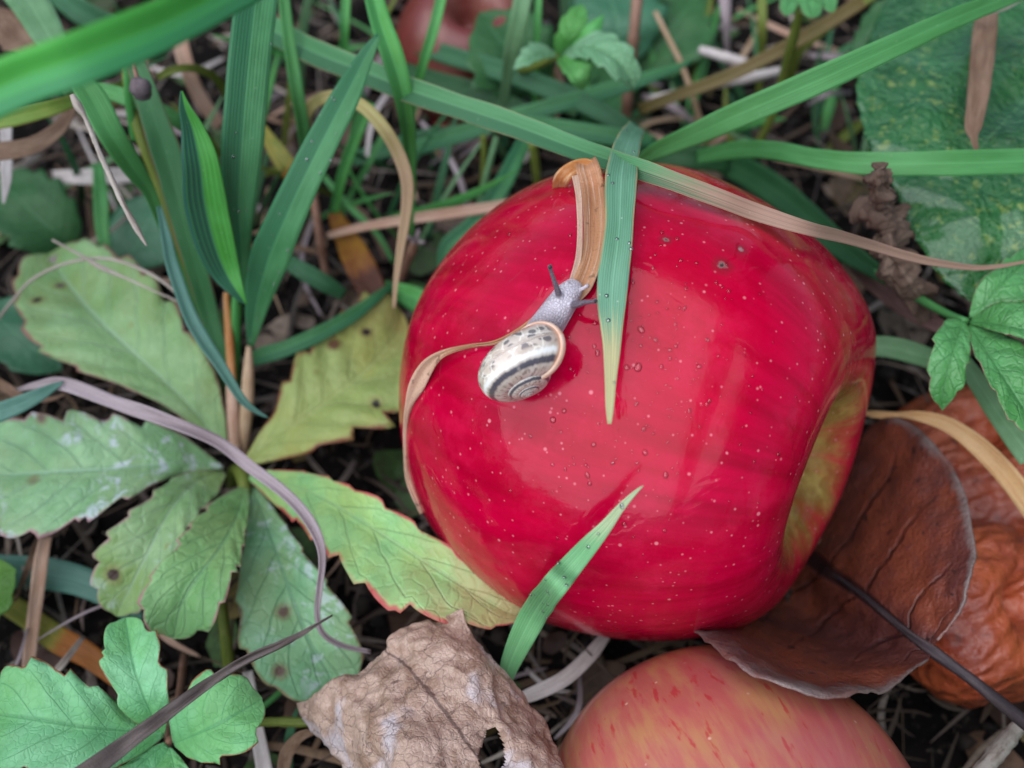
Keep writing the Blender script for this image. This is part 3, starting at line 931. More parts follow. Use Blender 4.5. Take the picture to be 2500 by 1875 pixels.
o = pleaf([(618, 1190), (650, 1280), (690, 1390), (752, 1558), (800, 1640), (815, 1700)],
      [(612, 1190), (600, 1300), (580, 1400), (574, 1500), (580, 1580), (640, 1665), (720, 1715), (815, 1700)],
      [(628, 1190), (690, 1270), (760, 1365), (840, 1470), (880, 1550), (892, 1620), (870, 1670), (815, 1700)], (1.1, 1.8, 1.7, 1.4), PM5, teeth=7, amp=0.12, cup=.25, seed=5, quilt=.035)
o = pleaf([(610, 1160), (700, 1180), (800, 1222), (985, 1335), (1150, 1445), (1250, 1500), (1310, 1495)],
      [(612, 1150), (760, 1152), (870, 1188), (950, 1228), (1030, 1283), (1110, 1338), (1190, 1396), (1260, 1440), (1310, 1495)],
      [(606, 1170), (700, 1260), (800, 1365), (870, 1440), (930, 1490), (1000, 1515), (1100, 1530), (1210, 1540), (1310, 1495)], (1.2, 2.8, 3.2, 2.9), PM6, teeth=10, amp=0.21, cup=.2, seed=6, quilt=.035)
tag(o, 'right leaflet reddening along its upper edge')
o = pleaf([(595, 1130), (660, 1080), (730, 1030), (855, 940), (920, 880), (975, 800), (975, 755)],
      [(592, 1128), (640, 1050), (672, 1000), (700, 900), (770, 795), (840, 750), (880, 715), (930, 700), (975, 755)],
      [(600, 1140), (700, 1120), (800, 1100), (900, 1075), (985, 1045), (1015, 960), (1022, 870), (1000, 800), (975, 755)], (1.0, 1.6, 1.5, 1.2), PM7, teeth=8, amp=0.30, cup=.15, seed=7, quilt=.035)
tag(o, 'yellowed leaflet with dark spots and torn edge')
tube('stem', None, None, [(600, 1205, 1.2, 30), (590, 1160, 1.1, 34), (575, 1150, .5, 36), (570, 1190, -.3, 36)], GO, parent=palm)

# ------------------------------------------------------------------ fresh five finger leaves
FR = dict(nv=6, slope=1.5, net=9.0, rough=.42, bump=.38, vw=.08, trans=.25, spec=.35)
FM = leaf_mat('fresh cinquefoil', (0.190, 0.515, 0.224), (0.291, 0.650, 0.347), (.12, .36, .15), edge=(.30, .12, .06), ew=.965, yel=(.17, .44, .10), yamt=.5, **FR)
c8 = W(410, 1810, 2.6)
cq = empty('cinquefoil_leaf', c8)
tag(cq, 'fresh bright green five fingered leaf in the lower left corner', 'leaf')
def fl(mid, l, r, z, par, mat=FM, **k):
    k.setdefault('teeth', 5); k.setdefault('amp', .27); k.setdefault('tstart', .35); k.setdefault('quilt', .05); k.setdefault('nq', 6); k.setdefault('rough', .04)
    return leaf('leaflet', mid, l, r, z, mat, parent=par, **k)
fl([(400, 1795), (300, 1782), (200, 1773), (60, 1752), (-60, 1740)], [(400, 1790), (310, 1740), (240, 1680), (170, 1625), (100, 1603), (20, 1625), (-60, 1740)],
   [(396, 1802), (330, 1850), (240, 1890), (120, 1905), (0, 1890), (-60, 1740)], (2.6, 3.3, 3.5, 3.2), cq, teeth=7, seed=21, cup=.1)
fl([(395, 1792), (370, 1740), (345, 1680), (325, 1620), (307, 1508)], [(388, 1792), (310, 1745), (262, 1670), (240, 1620), (240, 1570), (265, 1525), (307, 1508)],
   [(402, 1792), (412, 1740), (415, 1680), (412, 1610), (400, 1560), (355, 1512), (307, 1508)], (2.6, 3.3, 3.4, 3.1), cq, teeth=4, seed=22, cup=.1)
fl([(425, 1815), (480, 1793), (540, 1765), (600, 1730), (640, 1705)], [(422, 1808), (420, 1750), (445, 1690), (500, 1635), (560, 1632), (605, 1660), (640, 1705)],
   [(428, 1822), (480, 1852), (550, 1868), (610, 1845), (640, 1800), (650, 1750), (640, 1705)], (2.6, 3.2, 3.3, 3.0), cq, teeth=4, seed=23, cup=.1)
fl([(415, 1825), (425, 1870), (440, 1940), (450, 2000)], [(410, 1828), (370, 1900), (380, 1960), (450, 2000)], [(420, 1828), (480, 1900), (500, 1960), (450, 2000)], (2.6, 3.0, 2.9), cq, teeth=4, seed=24)
fl([(405, 1818), (360, 1850), (300, 1910), (250, 1980)], [(400, 1812), (320, 1850), (240, 1920), (250, 1980)], [(410, 1824), (390, 1890), (330, 1960), (250, 1980)], (2.6, 3.0, 2.8), cq, teeth=4, seed=25)
tube('stem', None, None, [(412, 1812, 2.6, 18), (425, 1760, 2.0, 18), (440, 1680, 1.0, 18), (450, 1600, .0, 18)], D_STEM, parent=cq)

FM2 = leaf_mat('glossy cinquefoil', (0.075, 0.267, 0.065), (0.119, 0.356, 0.119), (.10, .32, .10), edge=(.34, .18, .14), ew=.965, nv=6, slope=1.4, net=6.0, rough=.30, bump=.7, vw=.08, trans=.25, spec=.5)
c9 = W(2360, 785, 4.6)
cr = empty('cinquefoil_leaf', c9)
tag(cr, 'glossy green toothed leaf at the right edge beside the red apple', 'leaf')
fl([(2352, 785), (2335, 830), (2320, 880), (2305, 940), (2300, 1002)], [(2342, 780), (2300, 785), (2272, 830), (2262, 880), (2262, 950), (2300, 1002)],
   [(2358, 790), (2372, 840), (2365, 900), (2350, 950), (2300, 1002)], (4.6, 4.8, 4.6, 4.2), cr, FM2, teeth=4, amp=.22, seed=31, tstart=.15)
fl([(2365, 795), (2410, 860), (2455, 930), (2520, 1030), (2560, 1080)], [(2360, 800), (2385, 890), (2420, 970), (2470, 1050), (2560, 1080)],
   [(2372, 790), (2440, 815), (2510, 850), (2570, 930), (2560, 1080)], (4.6, 5.0, 5.0, 4.7), cr, FM2, teeth=5, seed=32)
fl([(2368, 786), (2420, 790), (2480, 800), (2560, 815), (2620, 830)], [(2372, 780), (2430, 745), (2500, 735), (2580, 760), (2620, 830)],
   [(2368, 790), (2430, 812), (2500, 838), (2580, 850), (2620, 830)], (4.6, 5.1, 5.2, 4.9), cr, FM2, teeth=5, seed=33)
fl([(2370, 778), (2410, 735), (2450, 690), (2500, 640), (2560, 600)], [(2365, 775), (2385, 700), (2430, 650), (2490, 610), (2560, 600)],
   [(2378, 782), (2440, 760), (2500, 740), (2560, 690), (2560, 600)], (4.6, 5.0, 5.0, 4.8), cr, FM2, teeth=5, seed=34)
tube('stem', None, None, [(2358, 785, 4.6, 20), (2300, 760, 4.2, 20), (2200, 702, 3.6, 24), (2110, 640, 2.8, 26), (2030, 570, 1.6, 26), (1960, 520, .4, 26)], GM, parent=cr)

FM3 = leaf_mat('young cinquefoil', (.085, .30, .060), (.14, .40, .12), (.10, .33, .08), nv=6, slope=1.4, net=8.0, rough=.45, bump=.6, vw=.08, trans=.3)
FM3b = leaf_mat('young cinquefoil pale', (.17, .38, .19), (.25, .46, .27), (.14, .34, .14), nv=6, slope=1.4, net=8.0, rough=.45, bump=.7, vw=.08, trans=.3)
c10 = W(1365, 135, 4.0)
ct = empty('cinquefoil_leaf', c10)
tag(ct, 'small bright green unfolding leaf standing behind the red apple', 'leaf')
fl([(1358, 135), (1320, 135), (1280, 150), (1252, 170)], [(1358, 130), (1320, 108), (1280, 110), (1252, 170)], [(1358, 140), (1320, 150), (1285, 165), (1252, 170)], (4.0, 4.4, 4.3), ct, FM3b, teeth=5, seed=41)
fl([(1368, 135), (1390, 90), (1405, 50), (1420, 10)], [(1355, 130), (1355, 80), (1380, 30), (1420, 10)], [(1375, 130), (1420, 85), (1440, 40), (1420, 10)], (4.0, 4.7, 4.8), ct, FM3, teeth=4, seed=42)
fl([(1372, 132), (1410, 105), (1445, 75), (1475, 35)], [(1368, 128), (1400, 90), (1435, 60), (1475, 35)], [(1378, 136), (1425, 118), (1465, 80), (1475, 35)], (4.0, 4.7, 4.8), ct, GL, teeth=0, seed=43, nv=9)
fl([(1372, 136), (1430, 115), (1490, 135), (1530, 180), (1545, 218)], [(1370, 128), (1420, 85), (1490, 80), (1545, 120), (1565, 180), (1545, 218)], [(1374, 142), (1420, 150), (1460, 170), (1500, 200), (1545, 218)], (4.0, 4.8, 4.9, 4.4), ct, FM3b, teeth=6, seed=44)
fl([(1368, 140), (1385, 165), (1405, 190), (1422, 222)], [(1362, 138), (1365, 165), (1390, 200), (1422, 222)], [(1374, 134), (1420, 130), (1450, 150), (1445, 185), (1422, 222)], (4.0, 4.6, 4.2), ct, FM3, teeth=4, seed=45)
tube('stem', None, None, [(1362, 138, 4.0, 16), (1300, 165, 3.2, 18), (1250, 180, 2.2, 20), (1215, 230, 1.0, 22), (1195, 300, .2, 20)], GO, parent=ct)
c11 = W(1950, 10, 5.0)
cs = empty('cinquefoil_leaf', c11)
tag(cs, 'small lobed green leaf tip hanging in at the top edge', 'leaf')
fl([(1955, -40), (1970, 0), (1985, 45)], [(1940, -30), (1948, 10), (1962, 38), (1985, 45)], [(1985, -35), (2012, 0), (2005, 35), (1985, 45)], (5.0, 5.3), cs, FM2, teeth=3, amp=.1, seed=51)
fl([(1945, -40), (1928, 0), (1918, 40)], [(1925, -35), (1905, -5), (1902, 25), (1918, 40)], [(1955, -30), (1950, 5), (1940, 30), (1918, 40)], (5.0, 5.2), cs, FM2, teeth=3, amp=.1, seed=52)
fl([(1990, -50), (2020, -10), (2032, 32)], [(1980, -40), (2002, 0), (2012, 25), (2032, 32)], [(2015, -50), (2045, -15), (2042, 20), (2032, 32)], (5.0, 5.2), cs, FM2, teeth=3, amp=.1, seed=53)
tube('stem', None, None, [(1955, 20, 4.8, 24), (1935, 100, 4.0, 26), (1915, 180, 3.0, 26), (1890, 270, 2.0, 22), (1840, 370, .8, 20), (1795, 430, -.2, 18)], GO, parent=cs)

# ------------------------------------------------------------------ wrinkled glossy leaf, top right
def glossy_mat():
    g = G('glossy wrinkled leaf')
    u, v = g.uv(); ob = g.obj()
    lo = g.noise(ob, .7, 4); me = g.noise(ob, 3.5, 5, .65); fi = g.noise(ob, 9.0, 4, .6, .8)
    ve = g.vor(ob, 5.5, 'DISTANCE_TO_EDGE')
    col = g.mix(g.sm(lo, .35, .65), (.010, .085, .012), (.022, .14, .026))
    ym = g.noise(ob, 6.5, 4, .65); yl = g.noise(ob, .6, 2)
    col = g.mix(g.math('MULTIPLY', g.math('MULTIPLY', g.sm(ym, .55, .63), g.sm(yl, .42, .60)), .6), col, (.26, .34, .07))
    t = g.math('FRACT', g.math('SUBTRACT', g.math('MULTIPLY', u, 5.0), g.math('MULTIPLY', g.math('ABSOLUTE', g.math('SUBTRACT', v, .5)), 2.2)))
    vn = g.sm(g.math('ABSOLUTE', g.math('MULTIPLY_ADD', t, 2.0, -1.0)), .95, 1.0)
    col = g.mix(g.math('MULTIPLY', vn, .35), col, (.10, .24, .08))
    big = g.noise(ob, 1.3, 3)
    h = g.math('ADD', g.math('MULTIPLY', g.sm(ve.outputs['Distance'], 0, .3), .35), g.math('ADD', g.math('MULTIPLY_ADD', big, 5.0, g.math('MULTIPLY', me, 1.6)), g.math('MULTIPLY', fi, .6)))
    wet = g.sm(g.noise(ob, .9, 3), .40, .60, .05, .20)
    return g.pbsdf(col, wet, g.bump(h, .8, .10), .5, .12, (.06, .25, .04), Coat_Weight=.8, Coat_Roughness=.12)
GLM = glossy_mat()
leaf('broad_leaf', [(2560, 860, 4.1), (2470, 640, 4.7), (2400, 470, 4.95), (2330, 300, 5.0), (2260, 130, 4.9), (2200, -60, 4.7)],
     [(2560, 880, 4.0), (2440, 790, 4.2), (2330, 715, 4.3), (2262, 645, 4.45), (2200, 515, 4.6), (2165, 440, 4.7), (2118, 370, 4.7), (2100, 300, 4.7), (2085, 230, 4.7), (2100, 150, 4.6), (2140, 50, 4.5), (2200, -60, 4.7)],
     [(2600, 800, 4.4), (2680, 620, 5.0), (2740, 420, 5.2), (2720, 240, 5.2), (2600, 60, 5.1), (2400, -80, 4.9), (2200, -60, 4.7)],
     (4, 4), GLM, 'broad glossy dark green wrinkled leaf with yellow flecks', 'leaf', teeth=26, amp=.035, seed=8, rough=.03, quilt=.012, nu=200, nv=25, tstart=.02)

# ------------------------------------------------------------------ curled brown leaf, lower right
def brown_mat():
    g = G('curled brown leaf skin')
    u, v = g.uv(); ob = g.obj()
    a = g.math('MULTIPLY', g.math('ABSOLUTE', g.math('SUBTRACT', v, .5)), 2.0)
    lo = g.noise(ob, .8, 4, .6); me = g.noise(ob, 3.5, 5, .65); fi = g.noise(ob, 14.0, 4)
    col = g.mix(g.sm(lo, .35, .65), (.21, .052, .028), (.105, .032, .028))
    col = g.mix(g.math('MULTIPLY', g.sm(me, .5, .68), .55), col, (.12, .042, .034))
    col = g.mix(g.math('MULTIPLY', g.sm(me, .40, .25), .35), col, (.38, .14, .08))
    t = g.math('FRACT', g.math('ADD', g.math('SUBTRACT', g.math('MULTIPLY', u, 5.5), g.math('MULTIPLY', a, 1.4)), g.math('MULTIPLY', lo, .5)))
    lat = g.math('MULTIPLY', g.sm(g.math('ABSOLUTE', g.math('MULTIPLY_ADD', t, 2.0, -1.0)), .88, .98), g.sm(a, .9, .3))
    mid = g.sm(a, .075, .035)
    vm = g.math('MAXIMUM', g.math('MULTIPLY', lat, g.sm(me, .30, .5)), mid)
    col = g.mix(g.math('MULTIPLY', vm, g.math('MULTIPLY_ADD', mid, .35, .55)), col, (.020, .011, .013))
    sp = g.noise(ob, 5.0, 3)
    col = g.mix(g.sm(sp, .63, .70), col, (.03, .015, .014))
    ed = g.sm(g.math('MULTIPLY_ADD', me, .16, g.math('SUBTRACT', a, .08)), .88, .96)
    col = g.mix(g.math('MULTIPLY', ed, g.sm(g.noise(ob, 1.3, 3), .3, .6, .25, .85)), col, (.20, .155, .145))
    h = g.math('ADD', g.math('MULTIPLY', vm, -.8), g.math('ADD', me, g.math('MULTIPLY', fi, .4)))
    return g.pbsdf(col, g.math('MULTIPLY_ADD', me, .35, .20), g.bump(h, .8, .06), .5, .08)
def K(x, y, z):
    q = W(x, y, z); d = ray(x, y).normalized()
    hit = BVH['striped_apple'].ray_cast(CAM, d)[0]
    if hit is not None and depth_of(hit) < depth_of(q) + .45: q = hit - d * .42
    return tuple(q)
def SK(x, y): return tuple(on('striped_apple', x, y, .34))
bl = sheet('curled_leaf', [
    [K(2290, 1562, 3.2), K(2284, 1576, 3.05), K(2277, 1590, 2.95), K(2272, 1600, 3.0), K(2266, 1612, 3.1)],
    [K(2352, 1470, 3.5), K(2290, 1490, 3.1), K(2205, 1536, 2.55), K(2180, 1590, 2.5), K(2160, 1680, 3.9)],
    [K(2380, 1340, 3.5), K(2260, 1390, 2.8), K(2105, 1452, 1.7), K(2070, 1560, 1.5), SK(2046, 1708)],
    [K(2352, 1190, 3.1), K(2200, 1270, 2.2), K(2020, 1395, .7), K(1960, 1520, .6), SK(1904, 1675)],
    [K(2262, 1062, 2.6), K(2140, 1180, 1.5), K(1965, 1350, -.1), K(1880, 1470, .0), SK(1790, 1610)],
    [K(2165, 1012, 2.0), K(2070, 1130, .7), K(1930, 1310, -.4), K(1820, 1420, -.2), K(1700, 1548, 3.3)],
    [K(2128, 1040, 1.2), K(2050, 1140, .2), K(1910, 1290, -.5), K(1800, 1390, -.3), K(1685, 1510, 2.6)]],
    brown_mat(), nu=70, nv=61, label='curled reddish brown dead leaf with a black midrib wedged against the apple', cat='leaf', thick=.035, crinkle=.075, cscale=1.5, seed=2)
tube('stalk', None, None, [(2020, 1395, .72, 8), (2105, 1452, 1.72, 14), (2205, 1536, 2.60, 20), (2277, 1590, 3.0, 30), (2373, 1660, 3.1, 28), (2460, 1730, 3.0, 32), (2560, 1810, 2.8, 38)], dry_mat('dark leaf stalk', (.035, .025, .030), (.07, .05, .055), (.12, .09, .09), streak=5), parent=bl, n=60, knob=.12)

# ------------------------------------------------------------------ crinkled leaf, bottom centre
def crinkle_mat():
    g = G('crinkled brown leaf skin')
    u, v = g.uv(); ob = g.obj()
    lo = g.noise(ob, .7, 4, .6); me = g.noise(ob, 2.6, 5, .65); fi = g.noise(ob, 18.0, 4)
    vv = g.n('VectorMath', {0: ob}, operation='ADD')
    nz = g.n('TexNoise', {'Scale': 5.0, 'Detail': 3.0}); g.t.links.new(ob, nz.inputs['Vector'])
    sc = g.n('VectorMath', {0: nz.outputs['Color']}, operation='SCALE'); sc.inputs[3].default_value = .22
    g.t.links.new(sc.outputs[0], vv.inputs[1])
    v1 = g.vor(vv.outputs[0], 12.0, 'DISTANCE_TO_EDGE'); v2 = g.vor(vv.outputs[0], 3.4, 'DISTANCE_TO_EDGE')
    vc = g.vor(vv.outputs[0], 6.0)
    cell = g.n('SeparateColor', {0: vc.outputs['Color']}).outputs[0]
    col = g.mix(g.sm(lo, .35, .65), (.34, .215, .16), (.45, .31, .245))
    col = g.mix(g.math('MULTIPLY', cell, .5), col, (.60, .43, .345))
    col = g.mix(g.math('MULTIPLY', g.sm(me, .48, .66), .65), col, (.20, .105, .06))
    col = g.mix(g.math('MULTIPLY', g.sm(g.noise(ob, 1.1, 3), .55, .66), .7), col, (.55, .50, .54))
    l1 = g.sm(v1.outputs['Distance'], .045, .0); l2 = g.sm(v2.outputs['Distance'], .03, .0)
    col = g.mix(g.math('MULTIPLY', l1, .38), col, (.10, .06, .045))
    col = g.mix(g.math('MULTIPLY', l2, .6), col, (.06, .035, .03))
    vn = g.sm(g.math('ABSOLUTE', g.math('SUBTRACT', v, g.math('MULTIPLY_ADD', me, .06, .47))), .013, .004)
    col = g.mix(g.math('MULTIPLY', vn, .75), col, (.07, .035, .03))
    h = g.math('ADD', g.math('MULTIPLY', g.sm(v1.outputs['Distance'], .0, .25), .18), g.math('ADD', g.math('MULTIPLY', me, 1.1), g.math('MULTIPLY', fi, .35)))
    return g.pbsdf(col, g.math('MULTIPLY_ADD', me, .3, .34), g.bump(h, .6, .05), .4, .12)
crl = sheet('crinkled_leaf', [
    [K(732, 1718, 2.2), K(780, 1700, 2.6), K(820, 1672, 2.9), K(872, 1648, 3.0), K(905, 1618, 3.0), K(944, 1588, 3.1), K(952, 1560, 3.2), K(993, 1535, 3.2), K(1040, 1512, 3.3), K(1070, 1510, 3.3), K(1130, 1488, 3.3)],
    [K(745, 1745, 2.3), K(800, 1728, 2.8), K(850, 1705, 3.2), K(900, 1680, 3.3), K(950, 1650, 3.35), K(990, 1625, 3.4), K(1020, 1600, 3.5), K(1060, 1575, 3.6), K(1095, 1555, 3.55), K(1120, 1545, 3.4), K(1145, 1530, 3.3)],
    [K(780, 1790, 2.3), K(830, 1775, 2.9), K(885, 1755, 3.5), K(940, 1735, 3.6), K(1000, 1715, 3.6), K(1050, 1695, 3.7), K(1095, 1675, 3.8), K(1135, 1650, 3.8), K(1170, 1640, 3.7), K(1200, 1635, 3.4), K(1228, 1650, 3.1)],
    [K(810, 1830, 2.4), K(870, 1825, 3.1), K(930, 1815, 3.7), K(1000, 1800, 3.9), K(1060, 1785, 3.9), K(1110, 1770, 3.9), K(1160, 1755, 3.9), K(1210, 1740, 3.8), K(1250, 1735, 3.6), K(1290, 1735, 3.3), K(1320, 1750, 3.0)],
    [K(840, 1875, 2.5), K(910, 1880, 3.2), K(980, 1880, 3.8), K(1050, 1875, 4.0), K(1115, 1865, 4.0), K(1170, 1855, 4.0), K(1225, 1845, 3.9), K(1280, 1835, 3.8), K(1320, 1835, 3.6), K(1350, 1840, 3.3), K(1375, 1860, 3.0)],
    [K(900, 1960, 2.5), K(970, 1970, 3.2), K(1050, 1975, 3.8), K(1120, 1970, 4.0), K(1180, 1960, 4.0), K(1240, 1950, 3.9), K(1290, 1945, 3.8), K(1340, 1940, 3.7), K(1380, 1940, 3.5), K(1410, 1945, 3.2), K(1430, 1960, 3.0)]],
    crinkle_mat(), nu=90, nv=110, label='dry crinkled pale brown leaf with net veins at the bottom centre', cat='leaf', thick=.03, crinkle=.15, cscale=1.15, seed=4)
# hole eaten through it
bm = bmesh.new(); bm.from_mesh(crl.data)
hp = W(1200, 1862, 4.0) - crl.location
kill = []
for f in bm.faces:
    c = f.calc_center_median()
    d = (c - hp); px = d.dot(CR); py = d.dot(CU)
    if (px / .16) ** 2 + (py / .26) ** 2 < 1 + .5 * noise.noise(c * 4): kill.append(f)
bmesh.ops.delete(bm, geom=kill, context='FACES')
bm.to_mesh(crl.data); bm.free()

# ------------------------------------------------------------------ grass blades one by one
def B(label, pts, mat, cat='grass blade', name='grass', **k):
    return strip(name, label, cat, pts, mat, **k)
B('broad blurred green blade closest to the camera across the top left corner', [(-90, 255, 10.8, 122), (60, 190, 11.0, 120), (200, 140, 11.1, 117), (430, 45, 10.9, 112), (640, -70, 10.4, 105)], blade_mat('foreground blade', (.085, .40, .065), (.095, .44, .075), half=(.06, .30, .11), ribs=2, specks=0), fold=.30, nv=9)
B('wide upright ribbed blade of blue green at the top', [(628, -30, 7.0, 100), (612, 110, 6.8, 103), (600, 240, 6.4, 102), (590, 370, 5.8, 96), (584, 500, 5.0, 74), (590, 610, 4.2, 42), (592, 740, 3.0, 20)], GB, fold=.12, tilt=10, nv=9)
B('straight blue green blade leaning right with small water beads', [(925, 85, 6.6, 12), (890, 145, 6.4, 40), (840, 245, 6.2, 66), (770, 380, 5.8, 78), (700, 530, 5.0, 88), (655, 640, 4.2, 92), (628, 740, 3.4, 58), (612, 845, 2.4, 16)], GB, fold=.10, tilt=-8, nv=9)
B('bright upright blade bending down past the yellowed blade', [(905, -30, 6.4, 42), (930, 60, 6.2, 52), (958, 140, 6.0, 56), (985, 240, 5.4, 46), (998, 340, 4.4, 34), (1004, 450, 3.2, 20), (1004, 580, 1.8, 10)], GL, fold=.25, tilt=15)
B('long blade crossing the scene and drying to a brown tip over the apple', [(640, 60, 4.6, 62), (760, 125, 5.0, 62), (900, 180, 5.3, 61), (1010, 224, 5.5, 60), (1250, 304, 5.9, 58), (1420, 368, 6.35, 54), (1580, 420, (RA, .30), 48), (1745, 480, (RA, .22), 44), (1845, 518, (RA, .20), 40), (1965, 556, 6.85, 34), (2050, 577, 6.4, 28), (2130, 600, 5.9, 25), (2210, 624, 5.6, 22), (2290, 642, 5.4, 18), (2400, 654, 5.2, 12), (2520, 636, 5.2, 6)], G_E, fold=.28, tilt=6, nv=9, n=120)
B('wide green blade sweeping up to the top right corner', [(1545, 405, 4.4, 14), (1600, 370, 4.9, 40), (1700, 326, 5.5, 54), (1800, 281, 6.0, 62), (2000, 195, 6.6, 64), (2170, 118, 6.9, 58), (2330, 45, 7.0, 50), (2480, -15, 6.9, 40), (2580, -60, 6.6, 30)], GM, fold=.10, tilt=-10, nv=9)
B('flat green blade lying level across the glossy wrinkled leaf', [(1700, 385, 2.4, 30), (1800, 366, 3.6, 44), (1890, 368, 4.6, 44), (2000, 388, 5.2, 46), (2130, 400, 5.6, 54), (2290, 399, 5.8, 60), (2420, 396, 5.8, 62), (2560, 392, 5.7, 60)], GM, fold=.12, tilt=8, nv=9)
B('drooping pale edged blade hanging over the apple above the droplets', [(1555, 310, 4.8, 44), (1535, 355, (RA, .30), 62), (1518, 420, (RA, .32), 76), (1511, 560, (RA, .26), 73), (1497, 680, (RA, .25), 76), (1493, 755, (RA, .28), 68), (1494, 845, (RA, .40), 44), (1491, 925, (RA, .52), 29), (1489, 990, (RA, .62), 22), (1488, 1035, (RA, .70), 10)], G_H, fold=.10, nv=9, n=80)
B('young light green blade rising in front of the apple to a fine tip', [(1232, 1665, 2.6, 34), (1246, 1620, 2.9, 46), (1275, 1555, 3.3, 62), (1310, 1490, 3.9, 67), (1350, 1435, (RA, .75), 65), (1392, 1385, (RA, .65), 57), (1440, 1330, (RA, .62), 45), (1480, 1285, (RA, .62), 31), (1515, 1240, (RA, .66), 20), (1550, 1203, (RA, .70), 10), (1570, 1186, (RA, .72), 3)], G_I, fold=.16, tilt=8, nv=9, n=70)
B('bright folded blade standing in the left tuft with a bluish half', [(443, 222, 6.9, 5), (452, 265, 6.7, 30), (472, 320, 6.4, 58), (490, 400, 6.0, 88), (503, 500, 5.4, 98), (527, 600, 4.8, 88), (552, 665, 4.4, 66), (578, 710, 4.2, 36), (602, 745, 4.0, 3)], G_J, fold=.45, tilt=0, nv=11, n=70)
B('thin blue green blade curving down to a point over the spotted leaflet', [(388, 505, 4.6, 12), (405, 580, 4.5, 24), (420, 650, 4.4, 30), (460, 765, 4.2, 33), (495, 830, 4.0, 32), (535, 890, 3.8, 28), (590, 975, 3.5, 20), (630, 1007, 3.3, 10), (657, 1020, 3.2, 2)], GT, fold=.3, tilt=20)
B('green blade slanting up left behind the dry twig', [(195, 195, 6.4, 50), (228, 245, 6.2, 66), (275, 335, 5.8, 62), (325, 410, 5.2, 50), (365, 470, 4.6, 30), (400, 560, 3.8, 22), (445, 680, 2.8, 20), (500, 800, 1.8, 20), (560, 960, .8, 18)], GM, fold=.18, tilt=12, nv=9)
B('long deep green blade with reddish margins inside the left tuft', [(318, 110, 5.8, 34), (345, 190, 5.6, 50), (378, 290, 5.2, 64), (415, 400, 4.6, 74), (450, 540, 3.8, 60), (482, 660, 3.0, 54), (512, 770, 2.2, 46), (548, 900, 1.4, 34), (568, 1010, .6, 24)], blade_mat('red edged blade', (.04, .15, .05), (.06, .20, .075), edge=(.25, .11, .09), ew=.88, ribs=9), fold=.16, tilt=-12, nv=9)
B('pale wide green blade coming in at the top left edge', [(40, -40, 5.4, 90), (75, 10, 5.6, 90), (110, 70, 5.7, 80), (140, 130, 5.6, 62), (180, 230, 4.9, 40)], GP, fold=.12)
B('yellow green blade under the blurred foreground blade at the left edge', [(-60, 300, 5.2, 46), (20, 288, 5.3, 44), (90, 272, 5.3, 40), (150, 256, 5.2, 34), (240, 222, 4.8, 22), (300, 205, 4.4, 12)], blade_mat('yellow green blade', (.17, .30, .045), (.26, .34, .07), edge=(.40, .25, .08), ew=.9, ribs=8), fold=.15)
B('narrow upright green blade right of the wide ribbed one', [(690, -30, 5.6, 26), (702, 80, 5.2, 30), (722, 210, 4.6, 32), (742, 330, 3.6, 30), (750, 430, 2.4, 20), (755, 520, 1.2, 14)], GM, fold=.3, tilt=15)
B('small arching yellow green blade behind the folded one', [(385, 190, 4.6, 16), (420, 172, 4.7, 18), (465, 166, 4.6, 18), (510, 180, 4.2, 20), (545, 215, 3.6, 20), (575, 290, 2.4, 18)], GO, fold=.25)
B('green blade crossing the tuft below the foreground blade', [(230, 215, 5.0, 34), (300, 235, 5.0, 40), (370, 262, 4.9, 40), (440, 300, 4.6, 34), (490, 350, 4.0, 22)], GM, fold=.15)
B('arching yellowed dry blade bent over beside the bright upright blade', [(752, 330, 1.8, 18), (748, 285, 2.8, 26), (770, 250, 3.8, 28), (820, 235, 4.8, 28), (880, 256, 5.2, 31), (930, 305, 5.2, 33), (970, 370, 4.8, 33), (993, 440, 4.4, 31), (992, 510, 4.0, 27), (977, 610, 3.5, 20), (966, 690, 3.2, 13), (962, 752, 3.0, 8)], D_YEL, fold=.15, tilt=10, n=70)
B('dark green blade end running along the apple to the right hand leaf', [(1690, 370, .8, 40), (1780, 400, 1.4, 62), (1870, 450, 2.0, 72), (1960, 520, 2.4, 66), (2050, 600, 2.8, 58), (2140, 662, 3.2, 40), (2230, 716, 3.6, 24)], GD, fold=.2)
B('purple brown dry blade under the green one at the apple shoulder', [(2040, 590, 1.6, 34), (2100, 650, 2.2, 50), (2160, 705, 2.6, 54), (2230, 760, 2.9, 46), (2310, 805, 3.0, 34), (2380, 850, 2.8, 20)], D_PUR, fold=.15)
B('short pale green blade poking out from behind the apple on the right', [(2040, 846, 2.6, 40), (2110, 845, 2.8, 48), (2175, 848, 2.9, 52), (2250, 868, 2.9, 50), (2330, 900, 2.8, 40), (2400, 940, 2.5, 24)], GP, fold=.15)
B('pale green blade running down under the glossy toothed leaf', [(2330, 850, 3.4, 30), (2385, 930, 3.6, 46), (2445, 1020, 3.7, 54), (2520, 1120, 3.7, 60)], GP, fold=.12)
B('tan and orange dry blade curving down over the rotten apple', [(2110, 1008, 2.0, 8), (2140, 1012, 2.2, 18), (2190, 1012, 2.5, 12), (2240, 1015, 2.8, 24), (2300, 1030, 3.0, 36), (2350, 1058, 3.1, 42), (2400, 1098, 3.1, 48), (2455, 1155, 3.0, 52), (2510, 1225, 2.8, 54), (2560, 1300, 2.5, 54)], dry_mat('tan orange blade', (.58, .34, .15), (.62, .40, .20), (.46, .20, .07), rough=.5, streak=6), fold=.22, tilt=-10, n=60)
B('teal blade crossing low in the gap left of the spotted leaflets', [(-60, 1385, .8, 70), (30, 1395, .9, 78), (110, 1400, .9, 76), (200, 1420, .9, 70), (280, 1460, .8, 60), (340, 1520, .5, 40)], GT, fold=.08)
